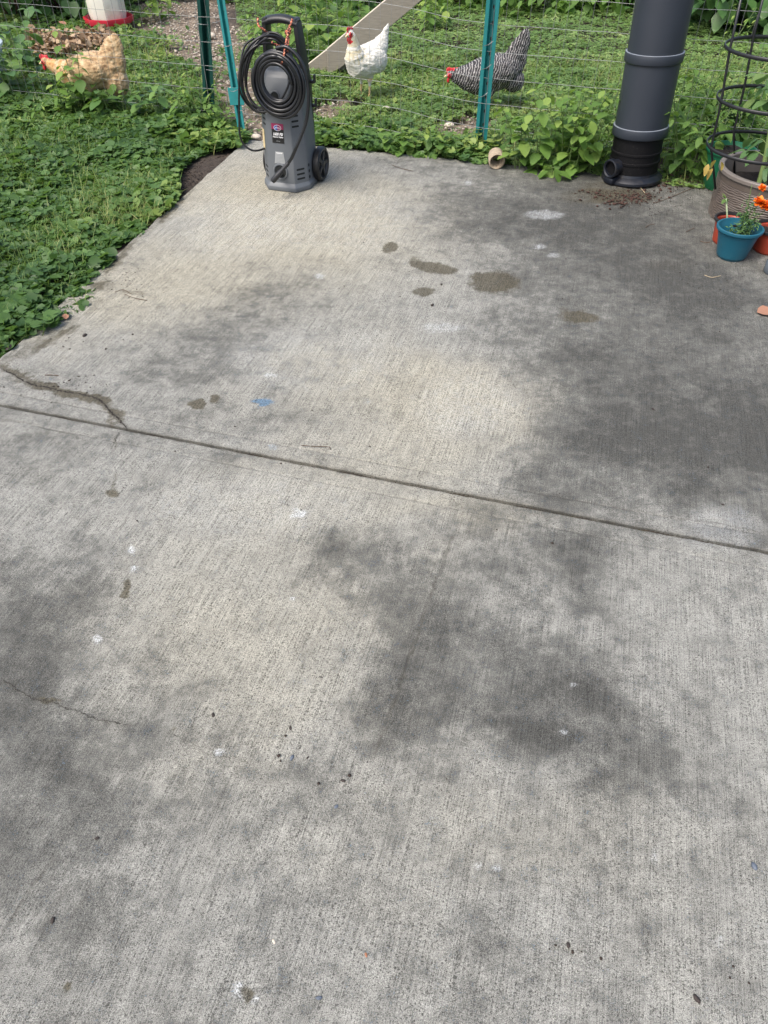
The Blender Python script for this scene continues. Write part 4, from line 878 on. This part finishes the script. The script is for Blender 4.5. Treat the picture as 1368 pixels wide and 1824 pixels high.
# tomato cage
cg = empty('tomato_cage', pc+Vector((0, 0, zr*.6)), 'black tomato cage of three hoops standing in the woven planter', 'plant cage')
M_cage = plain('black_coated_steel', (.012, .013, .015), .4, var=.2); rc = .212; Z0 = zr*.6
hoops = []
for (ul, vl, vc) in ((1265, 251, 262), (1283.5, 166, 178), (1298, 76, 87)):
    p = W(ul, (vl+vc)/2, pc.y); hoops.append((p.x+rc-pc.x, W(ul, vc, pc.y).z-Z0))
print('hoops', hoops, zr)
for cx, cz in hoops+[(hoops[2][0]-.01, hoops[2][1]+.19)]:
    mb = MB(); pts = [(cx+math.cos(2*math.pi*i/64)*rc, math.sin(2*math.pi*i/64)*rc, cz) for i in range(65)]
    mb.tube(pts, .0058, 8, False, sq=(1.25, .55), up=(0, 0, 1)); mb.build('hoop', M_cage, cg, True)
for a in (183, 262, 20, 100):
    mb = MB(); A_ = math.radians(a); pts = [(hoops[0][0]*.6+math.cos(A_)*rc*.86, math.sin(A_)*rc*.86, .0)]+[(cx+math.cos(A_)*(rc-.004), math.sin(A_)*(rc-.004), cz) for cx, cz in hoops]+[(hoops[2][0]-.01+math.cos(A_)*rc, math.sin(A_)*rc, hoops[2][1]+.19)]
    mb.tube(pts, .0052, 8); mb.build('leg', M_cage, cg, True)
# tomato plant
tb0 = pc+Vector((-.085, -.03, zr*.6)); tp = empty('tomato_plant', tb0, 'tall tomato plant growing inside the black cage', 'plant'); mb = MB(); pos, yaw, tl, sc, tn = [], [], [], [], []
stem = spline([(0, -.02, 0), (.0, .0, .12), (-.012, .03, .3), (.015, .04, .5), (.02, .04, .72), (.04, .05, .95)], 8); mb.tube(stem, [.0125-.006*i/(len(stem)-1) for i in range(len(stem))], 8)
st2 = spline([(.02, 0, 0), (.09, -.02, .14), (.13, .0, .34), (.12, .02, .6), (.14, .0, .85)], 8); mb.tube(st2, [.007-.004*i/(len(st2)-1) for i in range(len(st2))], 8)
for stm in (stem, st2):
    for j in range(7, len(stm)-1, 2):
        for rep in range(1 if j % 4 else 2):
            a = random.uniform(0, 6.28); L = random.uniform(.09, .17)*(.6 if j < 6 else 1); p0 = stm[j]; d = Vector((math.cos(a), math.sin(a), .25)); p2 = p0+d*L+Vector((0, 0, -.25*L)); p1 = p0+d*L*.5
            ps = spline([p0, p1, p2], 4); mb.tube(ps, .0018, 5)
            for t_, sd_ in ((.45, 1), (.45, -1), (.75, 1), (.75, -1), (1, 0)):
                q = ps[min(len(ps)-1, int(t_*(len(ps)-1)))]; yw = a-math.pi/2+sd_*1.0; pos.append(tuple(q)); yaw.append(yw); tl.append(random.gauss(-.5, .3)); sc.append(random.uniform(.045, .08)); tn.append(random.uniform(.3, .9))
mb.build('stem', plain('tomato_stem', (.15, .22, .07), .6), tp, True)
T_tom = tmpl_ovate(.3, .08, True, .38); A = np.array
scatter('foliage', T_tom, A(pos), rotm(A(yaw), A(tl), A(yaw)), A(sc), A(tn), ML_tom, tp)
yl = []
for u, v, Yo, yw, s_ in ((1262, 292, -.20, 2.6, .045), (1275, 285, -.19, .3, .04), (1270, 300, -.2, 2.0, .045), (1285, 288, -.15, -1.2, .04)):
    p = W(u, v, pc.y+Yo)-tb0; yl.append((tuple(p), yw, s_))
scatter('yellow_leaf', tmpl_ovate(.4, .08, True, .24), A([a[0] for a in yl]), rotm(A([a[1] for a in yl]), A([-.9]*4), A([a[1] for a in yl])), A([a[2] for a in yl]), A([.3, .9, .1, .6]), ML_yel, tp)['label'] = 'yellowed lower leaves hanging over the planter rim'
# marigold in the blue pot
bb = G(1301, 457); mg = empty('marigold', bb+Vector((.015, 0, .045)), 'marigold with feathery leaves and orange blooms in the blue pot', 'flower'); mb = MB(); pos, yaw, tl, sc, tn = [], [], [], [], []
M_or = leafmat('orange_petal', (.75, .12, .01), (.85, .22, .015), (.9, .32, .03), .5, .25)
tips = [W(1352, 362, bb.y)-mg.location, W(1366, 371, bb.y-.01)-mg.location, W(1357, 337, bb.y+.03)-mg.location, W(1339, 330, bb.y+.02)-mg.location, Vector((-.05, 0, .07)), Vector((.03, -.02, .10)), Vector((-.01, .03, .12)), Vector((-.06, -.02, .03))]
fl = []
for i, tpv in enumerate(tips):
    ps = spline([(0, 0, 0), Vector((tpv.x*.35, tpv.y*.5, tpv.z*.55)), tpv], 6); mb.tube(ps, [.0022-.001*k/(len(ps)-1) for k in range(len(ps))], 5)
    for j in range(2, int(len(ps)*(.75 if i < 4 else 1.0))):
        for rep in range(9):
            q = ps[j]+Vector((random.gauss(0, .010), random.gauss(0, .010), random.gauss(0, .010))); pos.append(tuple(q)); yw = random.uniform(0, 6.28); yaw.append(yw); tl.append(random.gauss(0, .6)); sc.append(random.uniform(.012, .024)); tn.append(random.uniform(.1, .8))
    if i < 3: fl.append((tpv, .026 if i < 2 else .017))
mb.build('stem', ML_stem, mg, True); scatter('foliage', tmpl_ovate(.15, .05, False, .17), A(pos), rotm(A(yaw), A(tl), A(yaw)), A(sc), A(tn), ML_tom, mg)
for c, rr in fl:
    n = 60; yw = rng.uniform(0, 6.28, n); P_ = np.array(tuple(c))[None]+np.stack([np.zeros(n), np.zeros(n), rng.uniform(-.004, .004, n)], -1)
    scatter('bloom', tmpl_ovate(.1, .15, True, .42), P_, rotm(yw, rng.uniform(.0, 1.3, n), yw), rr*rng.uniform(.7, 1.2, n), rng.random(n), M_or, mg)
# seedling in the left red pot
sb = G(1291, 431); sd_ = empty('seedling', sb+Vector((-.012, -.01, .06)), 'pale thick stemmed seedling with small leaves behind the blue pot', 'plant'); mb = MB()
t0 = W(1293, 354, sb.y)-sd_.location; mb.tube(spline([(0, 0, 0), (t0.x*.6, 0, t0.z*.6), t0], 5), [.0035]*11, 7); mb.build('stem', plain('pale_stem', (.42, .50, .30), .5), sd_, True)
n = 5; yw = np.array([.6, 2.2, 3.9, 5.2, 1.2]); scatter('foliage', T_o, np.tile(np.array(tuple(t0)), (n, 1)), rotm(yw, A([.4, -.6, -.9, -.4, .9]), yw), A([.022, .026, .024, .02, .028]), A([.6, .3, .2, .5, .8]), ML_weed, sd_)
# glass bottle ornament at the right edge
gb = G(1379, 486); go = empty('watering_bulb', gb, 'grey glass bottle with maroon neck and wire loop at the right edge', 'bottle'); M_gl = plain('grey_glass', (.10, .12, .14), .15, var=.1); M_mar = plain('maroon_plastic', (.22, .035, .055), .35, var=.1)
mb = MB(); mb.lathe([(0, 0), (.038, 0), (.044, .008), (.044, .045), (.036, .062), (.018, .072)], n=32); mb.build('glass_body', M_gl, go, 40)
mb = MB(); mb.lathe([(.019, .070), (.022, .075), (.020, .10), (.012, .108), (.0, .11)], n=24); mb.ball((-.028, -.005, .098), .012, 14, 10); mb.build('neck', M_mar, go, 60)
mb = MB(); mb.tube(spline([(-.028, -.005, .105), (-.040, 0, .16), (-.030, 0, .19), (.0, 0, .20), (.03, 0, .17)], 6), .0016, 6); mb.build('wire_loop', MW, go, True)

# ---------------------------------------------------------------- CLAY TUBE, TWIGS, PEBBLES, LEAVES ON THE SLAB
M_clay = plain('clay_fibre', (.36, .29, .21), .95, var=.3, scale=40, bump=.8, bd=.004, dirt=(.14, .10, .07))
ct = G(882, 296); cl_ = MB(); ax = (G(885, 302)-G(878, 278)).normalized(); ax = Vector((ax.x, ax.y, -.12)).normalized(); R = ax.to_track_quat('Z', 'Y').to_matrix()
cl_.lathe([(0, -.034), (.026, -.034), (.031, -.026), (.034, .0), (.035, .036), (.030, .040), (.027, .034), (.026, -.02), (0, -.022)], (0, 0, .036), 32, R); cl_.v = [(a*1.2, b*1.2, c*1.2) for a, b, c in cl_.v]; o = cl_.build('clay_cup', M_clay, None, 40); o.location = ct; tag(o, 'small tan clay cup lying on its side at the rear patio edge', 'cup')
M_twig = plain('dry_twig', (.10, .07, .05), .9, var=.4, scale=80)
for lab, pts in (('thin curved twig beside the blue paint smudge', [(536,793),(560,795),(585,796),(588,800)]), ('dark twig lying left of the washer near the grass', [(222,524),(240,531),(262,535)]),
    ('dry twig on the rear right part behind the drips, near the wheel', [(698,294),(715,300),(736,305)]), ('long dark stick between pipe base and green pot', [(1168,361),(1200,349),(1240,332)]), ('pale straw poking out from the pipe base', [(1137,330),(1144,338),(1150,345)]),
    ('short twig lying between the pipe and the blue pot', [(1222,413),(1230,409),(1237,406)]), ('small dark twig below the pipe base', [(1150,405),(1158,400),(1166,399)]), ('pale dry straw below the blue pot', [(1255,490),(1268,494),(1284,491)]), ('bent twig near the cracked left corner', [(205,520),(220,516),(234,524)]), ('short brown twig left of the red pot', [(1247,429),(1256,432),(1265,431)]), ('dry stem lying on the left part of the concrete below the grass', [(80,668),(92,668),(104,669)])):
    P = [G(u, v, .003) for u, v in pts]; c = P[0].copy(); mb = MB(); pp = spline([p-c for p in P], 4); mb.tube(pp, [.0009+.0008*random.random() for _ in pp], 5); o = mb.build('twig', MW if False else (M_twig if 'pale' not in lab else plain('straw', (.42, .34, .22), .9)), None, True); o.location = c; tag(o, lab, 'twig')
M_peb = [plain('dark_pebble', (.030, .022, .018), .7, var=.4, scale=90), plain('blue_grey_pebble', (.09, .11, .14), .6, var=.2, scale=90), plain('rusty_pebble', (.30, .13, .07), .7, var=.2, scale=90), plain('pale_pebble', (.52, .46, .38), .8, var=.2, scale=60)]
for lab, u, v, s, mi in (('round dark seed on the lower left slab below the crack', 380, 1274, .0055, 0), ('elongated dark seed right of the faint lower crack', 517, 1297, .0045, 0), ('dark seed at lower middle beside the centre stain', 611, 1391, .0048, 0), ('dark bit of bark near the lower left', 94, 1639, .0052, 0), ('tiny black seed at left on the streaked area', 173, 1493, .0042, 0),
    ('blue grey pebble at the lower right edge', 1343, 1544, .0075, 1), ('blue grey pebble at bottom centre left', 568, 1778, .0050, 1), ('rusty orange pebble near the bottom centre', 652, 1701, .0036, 2), ('brown bark chip at the bottom right', 1241, 1780, .0065, 0), ('grey pebble at lower left of the long score line', 599, 1437, .0045, 1), ('smooth grey pebble near the pink stain', 520, 1350, .006, 1), ('dark speck just left of the joint at the right', 1287, 899, .0045, 0), ('dark beetle sized crumb on the darkest stain', 1163, 729, .006, 0),
    ('reddish leaf crumb on the upper left concrete', 151, 598, .010, 0), ('dark clod above the crack at left', 770, 544, .009, 0), ('dark clod by the brown stains above the centre', 786, 507, .007, 0), ('black lump of earth at the lawn corner', 18, 620, .018, 0), ('dark crumb cluster piece at lower right centre', 1012, 1684, .005, 0), ('tiny pale chip near the lower centre', 488, 1677, .004, 3)):
    s *= .78; mb = MB(); mb.ball((0, 0, s*.3), (s*1.35, s*.8, s*.5), 10, 7, Matrix.Rotation(random.uniform(0, 3), 3, 'Z'))
    mb.v = [(x*(1+random.uniform(-.3, .3)), y*(1+random.uniform(-.3, .3)), z*random.uniform(.8, 1.2)) for x, y, z in mb.v]
    o = mb.build('pebble', M_peb[mi], None, True); o.location = G(u, v); tag(o, lab, 'pebble')
for lab, u, v, s, zz in (('flat cream stone on the bare patch left of the teal post', 800, 219, .028, -.02), ('cream stone on the worn path behind the washer', 372, 62, .05, -.02), ('pale flat stone at the rear corner of the patio by the washer', 455, 243, .03, -.01), ('pale stone in the yard below the white hen', 688, 194, .02, .0)):
    mb = MB(); mb.ball((0, 0, s*.3), (s*1.2, s*.8, s*.5), 12, 7); mb.v = [(x*(1+random.uniform(-.12, .12)), y*(1+random.uniform(-.12, .12)), z) for x, y, z in mb.v]
    o = mb.build('stone', M_peb[3], None, True); p = G(u, v); o.location = (p.x, p.y, zz); tag(o, lab, 'stone')
ML_dry = leafmat('dry_leaf', (.28, .13, .08), (.38, .20, .13), (.40, .25, .16), .8, .1)
for lab, u, v, s, yw in (('dry reddish brown leaf on the concrete at the right edge', 1347, 560, .075, -1.4), ('small curled brown leaf at the lawn edge', 119, 572, .03, .4), ('pale dry leaf scrap by the clay cup', 803, 281, .02, 1.2), ('orange dry leaf in the ivy below the feeder', 120, 53, .07, 1.2)):
    p = G(u, v); o = scatter('dry_leaf', tmpl_ovate(-.12, .10, True, .40), A([[0, 0, .008]]), rotm(A([yw]), A([.15]), A([1.])), A([s]), A([.5]), ML_dry); o.location = p+Vector((0, 0, .03 if v < 60 else 0)); tag(o, lab, 'dry leaf')

# ---------------------------------------------------------------- PRESSURE WASHER
M_gp = plain('grey_abs_plastic', (.105, .115, .125), .5, var=.05, scale=20, bump=.12); M_gp2 = plain('light_grey_caption', (.30, .31, .31), .5, var=.05)
M_bp = plain('black_abs_plastic', (.014, .015, .017), .45, var=.1, scale=20); M_cord = plain('black_cord_rubber', (.010, .010, .011), .38, var=.2, scale=30)
wc = Vector((-.463, 3.765, 0)); wr = math.radians(-17); pw = empty('pressure_washer', wc, 'grey and black electric pressure washer standing at the rear left of the patio', 'pressure washer', None, wr)
secs = [(.0, .122, .072, -.118, -.050, .085), (.020, .122, .072, -.118, -.050, .085), (.036, .113, .066, -.106, -.045, .085), (.15, .110, .064, -.101, -.043, .085), (.32, .105, .060, -.090, -.040, .080), (.42, .099, .056, -.078, -.035, .078), (.478, .094, .052, -.066, -.030, .075), (.500, .086, .046, -.046, -.015, .072)]
def sect(z):
    for a, b in zip(secs[:-1], secs[1:]):
        if a[0] <= z <= b[0]:
            t = (z-a[0])/(b[0]-a[0]+1e-9); return [a[i]+(b[i]-a[i])*t for i in range(6)]
    return list(secs[-1])
def ring(z):
    _, hx, fx, yf, ys, yb = sect(z); return [(-fx, yf), (fx, yf), (hx, ys), (hx, yb), (-hx, yb), (-hx, ys)]
mb = MB(); zz = [s[0] for s in secs]; vs = []
for z in zz: vs += [(x, y, z+(0 if z < .47 else .10*(y+.05)*0)) for x, y in ring(z)]
n = 6; fs = [(i*n+j, i*n+(j+1) % n, (i+1)*n+(j+1) % n, (i+1)*n+j) for i in range(len(zz)-1) for j in range(n)]+[tuple(reversed(range(n))), tuple(range((len(zz)-1)*n, len(zz)*n))]
mb.add(vs, fs); body = mb.build('body', M_gp, pw, 24, bevel=.0035)
def onface(k, a, z, off=0.0):
    r_ = ring(z); p, q = Vector((*r_[k], z)), Vector((*r_[(k+1) % 6], z)); r2 = ring(z+.01); p2, q2 = Vector((*r2[k], z+.01)), Vector((*r2[(k+1) % 6], z+.01))
    c = p.lerp(q, a); up = (p2.lerp(q2, a)-c).normalized(); x = (q-p).normalized(); x = (x-up*x.dot(up)).normalized(); nrm = x.cross(up).normalized()
    return c+nrm*off, Matrix((x, -nrm*-1, up)).transposed(), nrm
def slot(mb, k, a, z, w, h, off=.0004, d=.003, tiltz=0):
    c, R, nrm = onface(k, a, z, 0)
    R2 = Matrix((R.col[0], nrm, R.col[2])).transposed(); pts = []
    for i in range(16):
        t = 2*math.pi*i/16; ex = (w/2-h/2)*(1 if math.cos(t) > 0 else -1); pts.append((ex+h/2*math.cos(t), h/2*math.sin(t)))
    x, up = R.col[0].normalized(), R.col[2].normalized()
    base = [c+x*px_+up*py_-nrm*d for px_, py_ in pts]; top = [c+x*px_+up*py_+nrm*off for px_, py_ in pts]
    n = 16; mb.add(base+top, [tuple(reversed(range(n))), tuple(range(n, 2*n))]+[(i, (i+1) % n, n+(i+1) % n, n+i) for i in range(n)])
for z, w in ((.098, .044), (.077, .044), (.056, .044), (.352, .036), (.330, .036), (.308, .036), (.286, .036)):
    mb = MB(); slot(mb, 1, .48 if z < .2 else .36, z, w, .0085, .0008); mb.build('vent', M_hole, pw)
    mb = MB(); slot(mb, 5, .52 if z < .2 else .62, z, w, .0085, .0008); mb.build('vent', M_hole, pw)
    # pale lip under each right-hand vent
for z in (.105, .078, .051):
    mb = MB(); slot(mb, 2, .14, z, .016, .014, .0009); mb.build('side_opening', M_hole, pw)
# outlet recess, boss and caption
c, R, nrm = onface(0, .47, .088)
Rl = nrm.to_track_quat('Z', 'Y').to_matrix()
mb = MB(); mb.lathe([(.040, -.002), (.036, .006), (.031, .007), (.028, .002), (.024, -.006)], c, 40, Rl); mb.build('outlet_ring', M_gp, pw, 40)
mb = MB(); mb.lathe([(.0285, .003), (.0, .0025)], c, 40, Rl); mb.build('outlet_recess', M_hole, pw, merge=False)
mb = MB(); mb.lathe([(.011, .002), (.011, .03), (.0, .03)], c, 20, Rl); mb.build('outlet_nozzle', M_bp, pw, 40)
cu_, R_u, nr_u = onface(0, .42, .405); Ru = nr_u.to_track_quat('Z', 'Y').to_matrix(); mb = MB(); mb.lathe([(.026, -.002), (.024, .004), (.020, .004), (.018, -.003)], cu_, 32, Ru); mb.cur = 1; mb.lathe([(.0185, .0012), (0, .001)], cu_, 32, Ru); mb.build('lock_recess', [M_gp, M_hole], pw, 40, merge=False)
cc, R, nrm = onface(0, .47, .150)
x, up = R.col[0].normalized(), R.col[2].normalized()
def plate(mb, c0, w1, w2, h, off, th=.0012):
    P = [c0+x*a+up*b+nrm*off for a, b in ((-w1/2, -h/2), (w1/2, -h/2), (w2/2, h/2), (-w2/2, h/2))]; Q = [p+nrm*th for p in P]
    mb.add(P+Q, [(3, 2, 1, 0), (4, 5, 6, 7), (0, 1, 5, 4), (1, 2, 6, 5), (2, 3, 7, 6), (3, 0, 4, 7)])
mb = MB(); plate(mb, cc, .054, .040, .052, -.0004, .0014)
for i in range(6): plate(mb, cc+up*(-.020+i*.0062), .046-.0018*i, .045-.0018*i, .0016, .0010, .0016)
mb.build('raised_panel', M_gp2, pw)
M_whp = plain('white_print', (.75, .75, .75), .5, var=0); M_lblk = plain('label_black', (.012, .012, .013), .35, var=0); M_lred = plain('label_magenta', (.24, .018, .075), .35, var=.1); M_lblu = plain('label_blue', (.03, .10, .32), .35, var=0)
def text(body_, size, c0, mat, parent, off, bold=0.0, shear=0.0, name='lettering', sx=1.0):
    cu = bpy.data.curves.new('t', 'FONT'); cu.body = body_; cu.size = size; cu.align_x = 'CENTER'; cu.align_y = 'CENTER'; cu.offset = bold; cu.shear = shear; cu.extrude = .0002
    to = bpy.data.objects.new('t', cu); COL.objects.link(to); dg = bpy.context.evaluated_depsgraph_get(); dg.update()
    me = bpy.data.meshes.new_from_object(to.evaluated_get(dg)); bpy.data.objects.remove(to); me.name = name; c0 = c0+nrm*off
    for v_ in me.vertices: a, b, d = v_.co; v_.co = c0+x*a*sx+up*b+nrm*(.0003+d)
    me.materials.clear(); o = link(name, me, mat, parent); return o
text('PRESSURE', .0070, cc+up*.0205, M_whp, pw, .0030, .0002)
lc, R, nrm = onface(0, .46, .255); x, up = R.col[0].normalized(), R.col[2].normalized()
mb = MB(); plate(mb, lc, .060, .060, .084, -.0004, .0014); lab_o = mb.build('label', M_lblk, pw)
mb = MB(); plate(mb, lc+up*.030, .060, .060, .024, .0011, .0005); mb.build('label_band', M_lred, lab_o)
def disc(cx, cy, rx, ry, off, mat, name, a0=0, a1=360, n=28):
    mb = MB(); P = [lc+x*(cx+rx*math.cos(math.radians(a0+(a1-a0)*i/n)))+up*(cy+ry*math.sin(math.radians(a0+(a1-a0)*i/n)))+nrm*off for i in range(n+1)]
    if a1-a0 >= 360: P = P[:-1]
    mb.add(P, [tuple(range(len(P)))]); return mb.build(name, mat, lab_o)
disc(0, .024, .0185, .0125, .0020, M_whp, 'emblem'); disc(0, .024, .0170, .011, .0024, M_lblu, 'emblem', 90, 270); disc(0, .024, .0170, .011, .0024, M_lred, 'emblem', -90, 90)
mb = MB()
for cx, cy, w in ((-.009, .0235, .006), (-.003, .0255, .007), (.004, .0245, .007), (.010, .0225, .006)): mb.tube([lc+x*(cx-w*.5)+up*(cy-.003)+nrm*.0030, lc+x*cx+up*(cy+.0035)+nrm*.0030, lc+x*(cx+w*.5)+up*(cy-.003)+nrm*.0030], .0010, 5)
mb.build('emblem_script', M_whp, lab_o)
text('1600 PSI', .0165, lc-up*.0035, M_whp, lab_o, .0014, .0005, .25, sx=.86)
text('Pressure Washer', .0082, lc-up*.0150, M_whp, lab_o, .0014, .0002, .25, sx=.92)
text('PW 1600', .0050, lc-up*.033, M_gp2, lab_o, .0014, .0)
# yellow sticker on the left side
mb = MB(); c, R, nr2 = onface(5, .12, .215); x2, up2 = R.col[0].normalized(), R.col[2].normalized()
P = [c+x2*a+up2*b+nr2*.001 for a, b in ((-.008, -.042), (.022, -.042), (.022, .042), (-.008, .042))]; mb.add(P+[p-nr2*.0006 for p in P], [(0, 1, 2, 3), (7, 6, 5, 4), (0, 4, 5, 1), (1, 5, 6, 2), (2, 6, 7, 3), (3, 7, 4, 0)]); mb.build('sticker', plain('yellowed_sticker', (.62, .50, .28), .5, var=.15), pw)
# black back shell, cleats, handle
mb = MB(); mb.box((0, .098, .245), (.196, .036, .42)); mb.build('back_shell', M_bp, pw, 30, bevel=.008)
for z in (.435, .335):
    mb = MB(); mb.box((.108, .092, z), (.030, .022, .012)); mb.box((.120, .092, z+.013), (.007, .022, .034)); mb.build('cleat', M_bp, pw, 30, bevel=.002)
def arm(s):
    mb = MB(); pts = [(.100, .30), (.100, .44), (.092, .56), (.084, .672), (.076, .690)]
    vs = []; 
    for i, (xx, z) in enumerate(pts):
        d0, d1 = (.040, .100) if i < 2 else ((.015, .090) if i == 2 else (.012, .072)); th = .020
        vs += [(s*xx, d0, z), (s*(xx-th), d0, z), (s*(xx-th), d1, z), (s*xx, d1, z)]
    fs = [(i*4+j, i*4+(j+1) % 4, (i+1)*4+(j+1) % 4, (i+1)*4+j) for i in range(len(pts)-1) for j in range(4)]+[(3, 2, 1, 0), tuple(range(len(vs)-4, len(vs)))]
    mb.add(vs, fs); return mb
for s in (-1, 1): arm(s).build('handle_arm', M_bp, pw, 30, bevel=.004)
mb = MB(); pts = [(-.080, .040, .668), (-.04, .040, .680), (0, .040, .684), (.04, .040, .680), (.080, .040, .668)]; mb.tube(spline(pts, 5), .024, 16, True, sq=(.72, 1.25), up=(0, 0, 1)); mb.build('grip', M_bp, pw, 60)
mb = MB(); mb.box((0, .055, .49), (.16, .055, .02)); mb.build('cross_bar', M_bp, pw, bevel=.005)
# wheels
for s in (-1, 1):
    cw = Vector((s*.131, .082, .078)); Rw = Matrix.Rotation(math.radians(90*s), 3, 'Y'); mb = MB()
    mb.lathe([(.062, .016), (.070, .018), (.078, .012), (.078, -.012), (.070, -.018), (.0, -.018)], cw, 48, Rw); wh = mb.build('wheel', M_cord, pw, 35)
    mb = MB(); mb.lathe([(.063, .015), (.060, .006), (.052, .003), (.020, .006), (.016, .016), (.0, .017)], cw, 48, Rw)
    for i in range(5):
        a = 2*math.pi*i/5+.3; d = Rw@Vector((math.cos(a), math.sin(a), 0)); nx2 = Rw@Vector((0, 0, 1)); sd2 = nx2.cross(d); Rb = Matrix((d, sd2, nx2)).transposed(); mb.box(cw+d*.038+nx2*.008, (.046, .018, .012), Rb)
    mb.build('hub', M_bp, wh, 35, bevel=.0015)
# power cord: hangs in a coil on the left of the handle
cb = MB()
Ri = Matrix.Rotation(-wr, 3, 'Z')
def loc_(p): return Ri@(Vector(p)-wc)
for i in range(8):
    u0, v0, ru, rv, Yc = 476+random.uniform(-7, 3), 131+random.uniform(-4, 4), 44+random.uniform(-9, 4), 66+random.uniform(-7, 5), 3.70+random.uniform(-.03, .06)
    pts = []
    for k in range(36):
        a = 2*math.pi*k/36; wob = 1+.03*math.sin(3*a+i); pts.append(loc_(W(u0+ru*math.cos(a)*wob+ (6*math.sin(a) if True else 0), v0-rv*math.sin(a)*wob, Yc+.02*math.sin(2*a+i))))
    pts.append(pts[0]); cb.tube(spline(pts, 2), .0048, 7, False)
tail = [(452,68,3.72),(436,82,3.72),(429,110,3.70),(426,150,3.69),(426,200,3.69),(427,238,3.68),(434,257,3.68),(447,267,3.68),(460,268,3.70),(472,264,3.74)]
cb.tube(spline([loc_(W(*p)) for p in tail], 6), .0046, 8); o = cb.build('power_cord', M_cord, pw, True, merge=False)
# some cord hanging inside the handle
cb = MB()
for k, (ua, ub) in enumerate(((492, 497), (503, 500), (510, 507), (488, 505))): cb.tube(spline([loc_(W(ua, 62+k*5, 3.80)), loc_(W((ua+ub)/2+3, 95, 3.81)), loc_(W(ub, 138, 3.84))], 5), .0052, 7)
cb.build('power_cord', M_cord, pw, True, merge=False)
# pressure hose: front coil, run to the outlet, grip
hz = empty('pressure_hose', W(493, 145, 3.62)-Vector((0, 0, .2)), 'thick black pressure hose coiled on the washer front and plugged into its outlet', 'hose'); ho = hz.location
cb = MB(); cen = W(494, 146, 3.60); nf = Vector((math.sin(-wr)*-1, -math.cos(wr), 0)); nf = Vector((-math.sin(-wr), -math.cos(wr), 0)); xf = Vector((math.cos(wr), math.sin(wr), 0)); M_hose = plain('hose_rubber', (.009, .010, .012), .34, var=.2, scale=20)
k = 0; allp = []
for (R0, dz_, dx_, dd) in ((.071, -.001, 0, .010), (.074, .0, .001, -.008), (.080, -.003, .0, -.020), (.085, -.003, .001, .006), (.088, -.006, .0, -.012), (.099, -.005, .002, .010), (.101, -.002, .0, -.006), (.112, -.008, .003, .012), (.113, -.006, .004, -.006), (.121, -.011, .006, .003)):
    jx, jz = random.gauss(0, .0016), random.gauss(0, .0016)
    for j in range(40):
        a = 2*math.pi*j/40+k*.3; allp.append(cen+xf*(dx_+R0*math.cos(a))+Vector((0, 0, 1))*(dz_+jz+R0*1.06*math.sin(a)*(1+.012*math.sin(3*a+k*2)))+xf*jx+nf*(dd+.004*math.sin(2*a+k))-ho)
    k += 1
cb.tube(allp, .0073, 9, True); cb.build('hose_coil', M_hose, hz, True, merge=False)
run = [(492,86,3.60),(510,84,3.585),(530,100,3.57),(543,125,3.56),(549,158,3.555),(549,190,3.55),(545,218,3.55),(536,243,3.55),(527,264,3.55),(519,282,3.56),(511,293,3.57)]
cb = MB(); cb.tube(spline([W(*p)-ho for p in run], 6), .0078, 10); cb.build('hose_run', M_hose, hz, True)
cb = MB(); a_, b_ = W(514, 290, 3.565)-ho, W(485, 323, 3.555)-ho; cb.tube([a_, a_.lerp(b_, .08), a_.lerp(b_, .4), a_.lerp(b_, .62), a_.lerp(b_, .95), b_], [.0085, .0095, .0085, .0125, .0135, .011], 14)
cb.build('hose_grip', M_bp, hz, 60); cb = MB(); cb.tube([a_.lerp(b_, .45), (Matrix.Rotation(wr, 3, 'Z')@c*0)+W(499, 309, 3.64)-ho], .011, 12); cb.build('hose_coupling', M_bp, hz, 60)
# cord tie in orange and black
kt = M('flecked_rope'); v = kt.coord(); n_ = kt.noise(v, 160, 2); kt.base(kt.ramp(n_, [(.47, (.015, .012, .016)), (.52, (.5, .10, .05)), (.62, (.75, .33, .18))])); kt.b.inputs['Roughness'].default_value = .8
rp = empty('rope_tie', W(512, 60, 3.62), 'black and orange flecked rope tying the hose coil to the handle', 'rope'); ro = rp.location; cb = MB()
cb.tube(spline([W(*p)-ro for p in ((521,34,3.72),(518,42,3.70),(514,52,3.68),(512,64,3.64),(509,80,3.60),(506,96,3.575),(503,110,3.58),(500,118,3.60))], 5), .0045, 8)
cb.tube(spline([W(*p)-ro for p in ((505,117,3.61),(510,100,3.60),(513,84,3.60),(514,66,3.65))], 5), .004, 8)
for s in range(5): cb.ball(W(513+random.uniform(-3, 3), 53+random.uniform(-4, 6), 3.675)-ro, .009, 10, 8)
cb.tube(spline([W(*p)-ro for p in ((459,32,3.76),(460,44,3.74),(466,50,3.73),(474,56,3.74),(478,60,3.76))], 5), .0045, 8); cb.tube(spline([W(*p)-ro for p in ((484,75,3.70),(492,79,3.69),(500,83,3.67))], 4), .0042, 8)
cb.build('rope', kt.m, rp, True, merge=False)
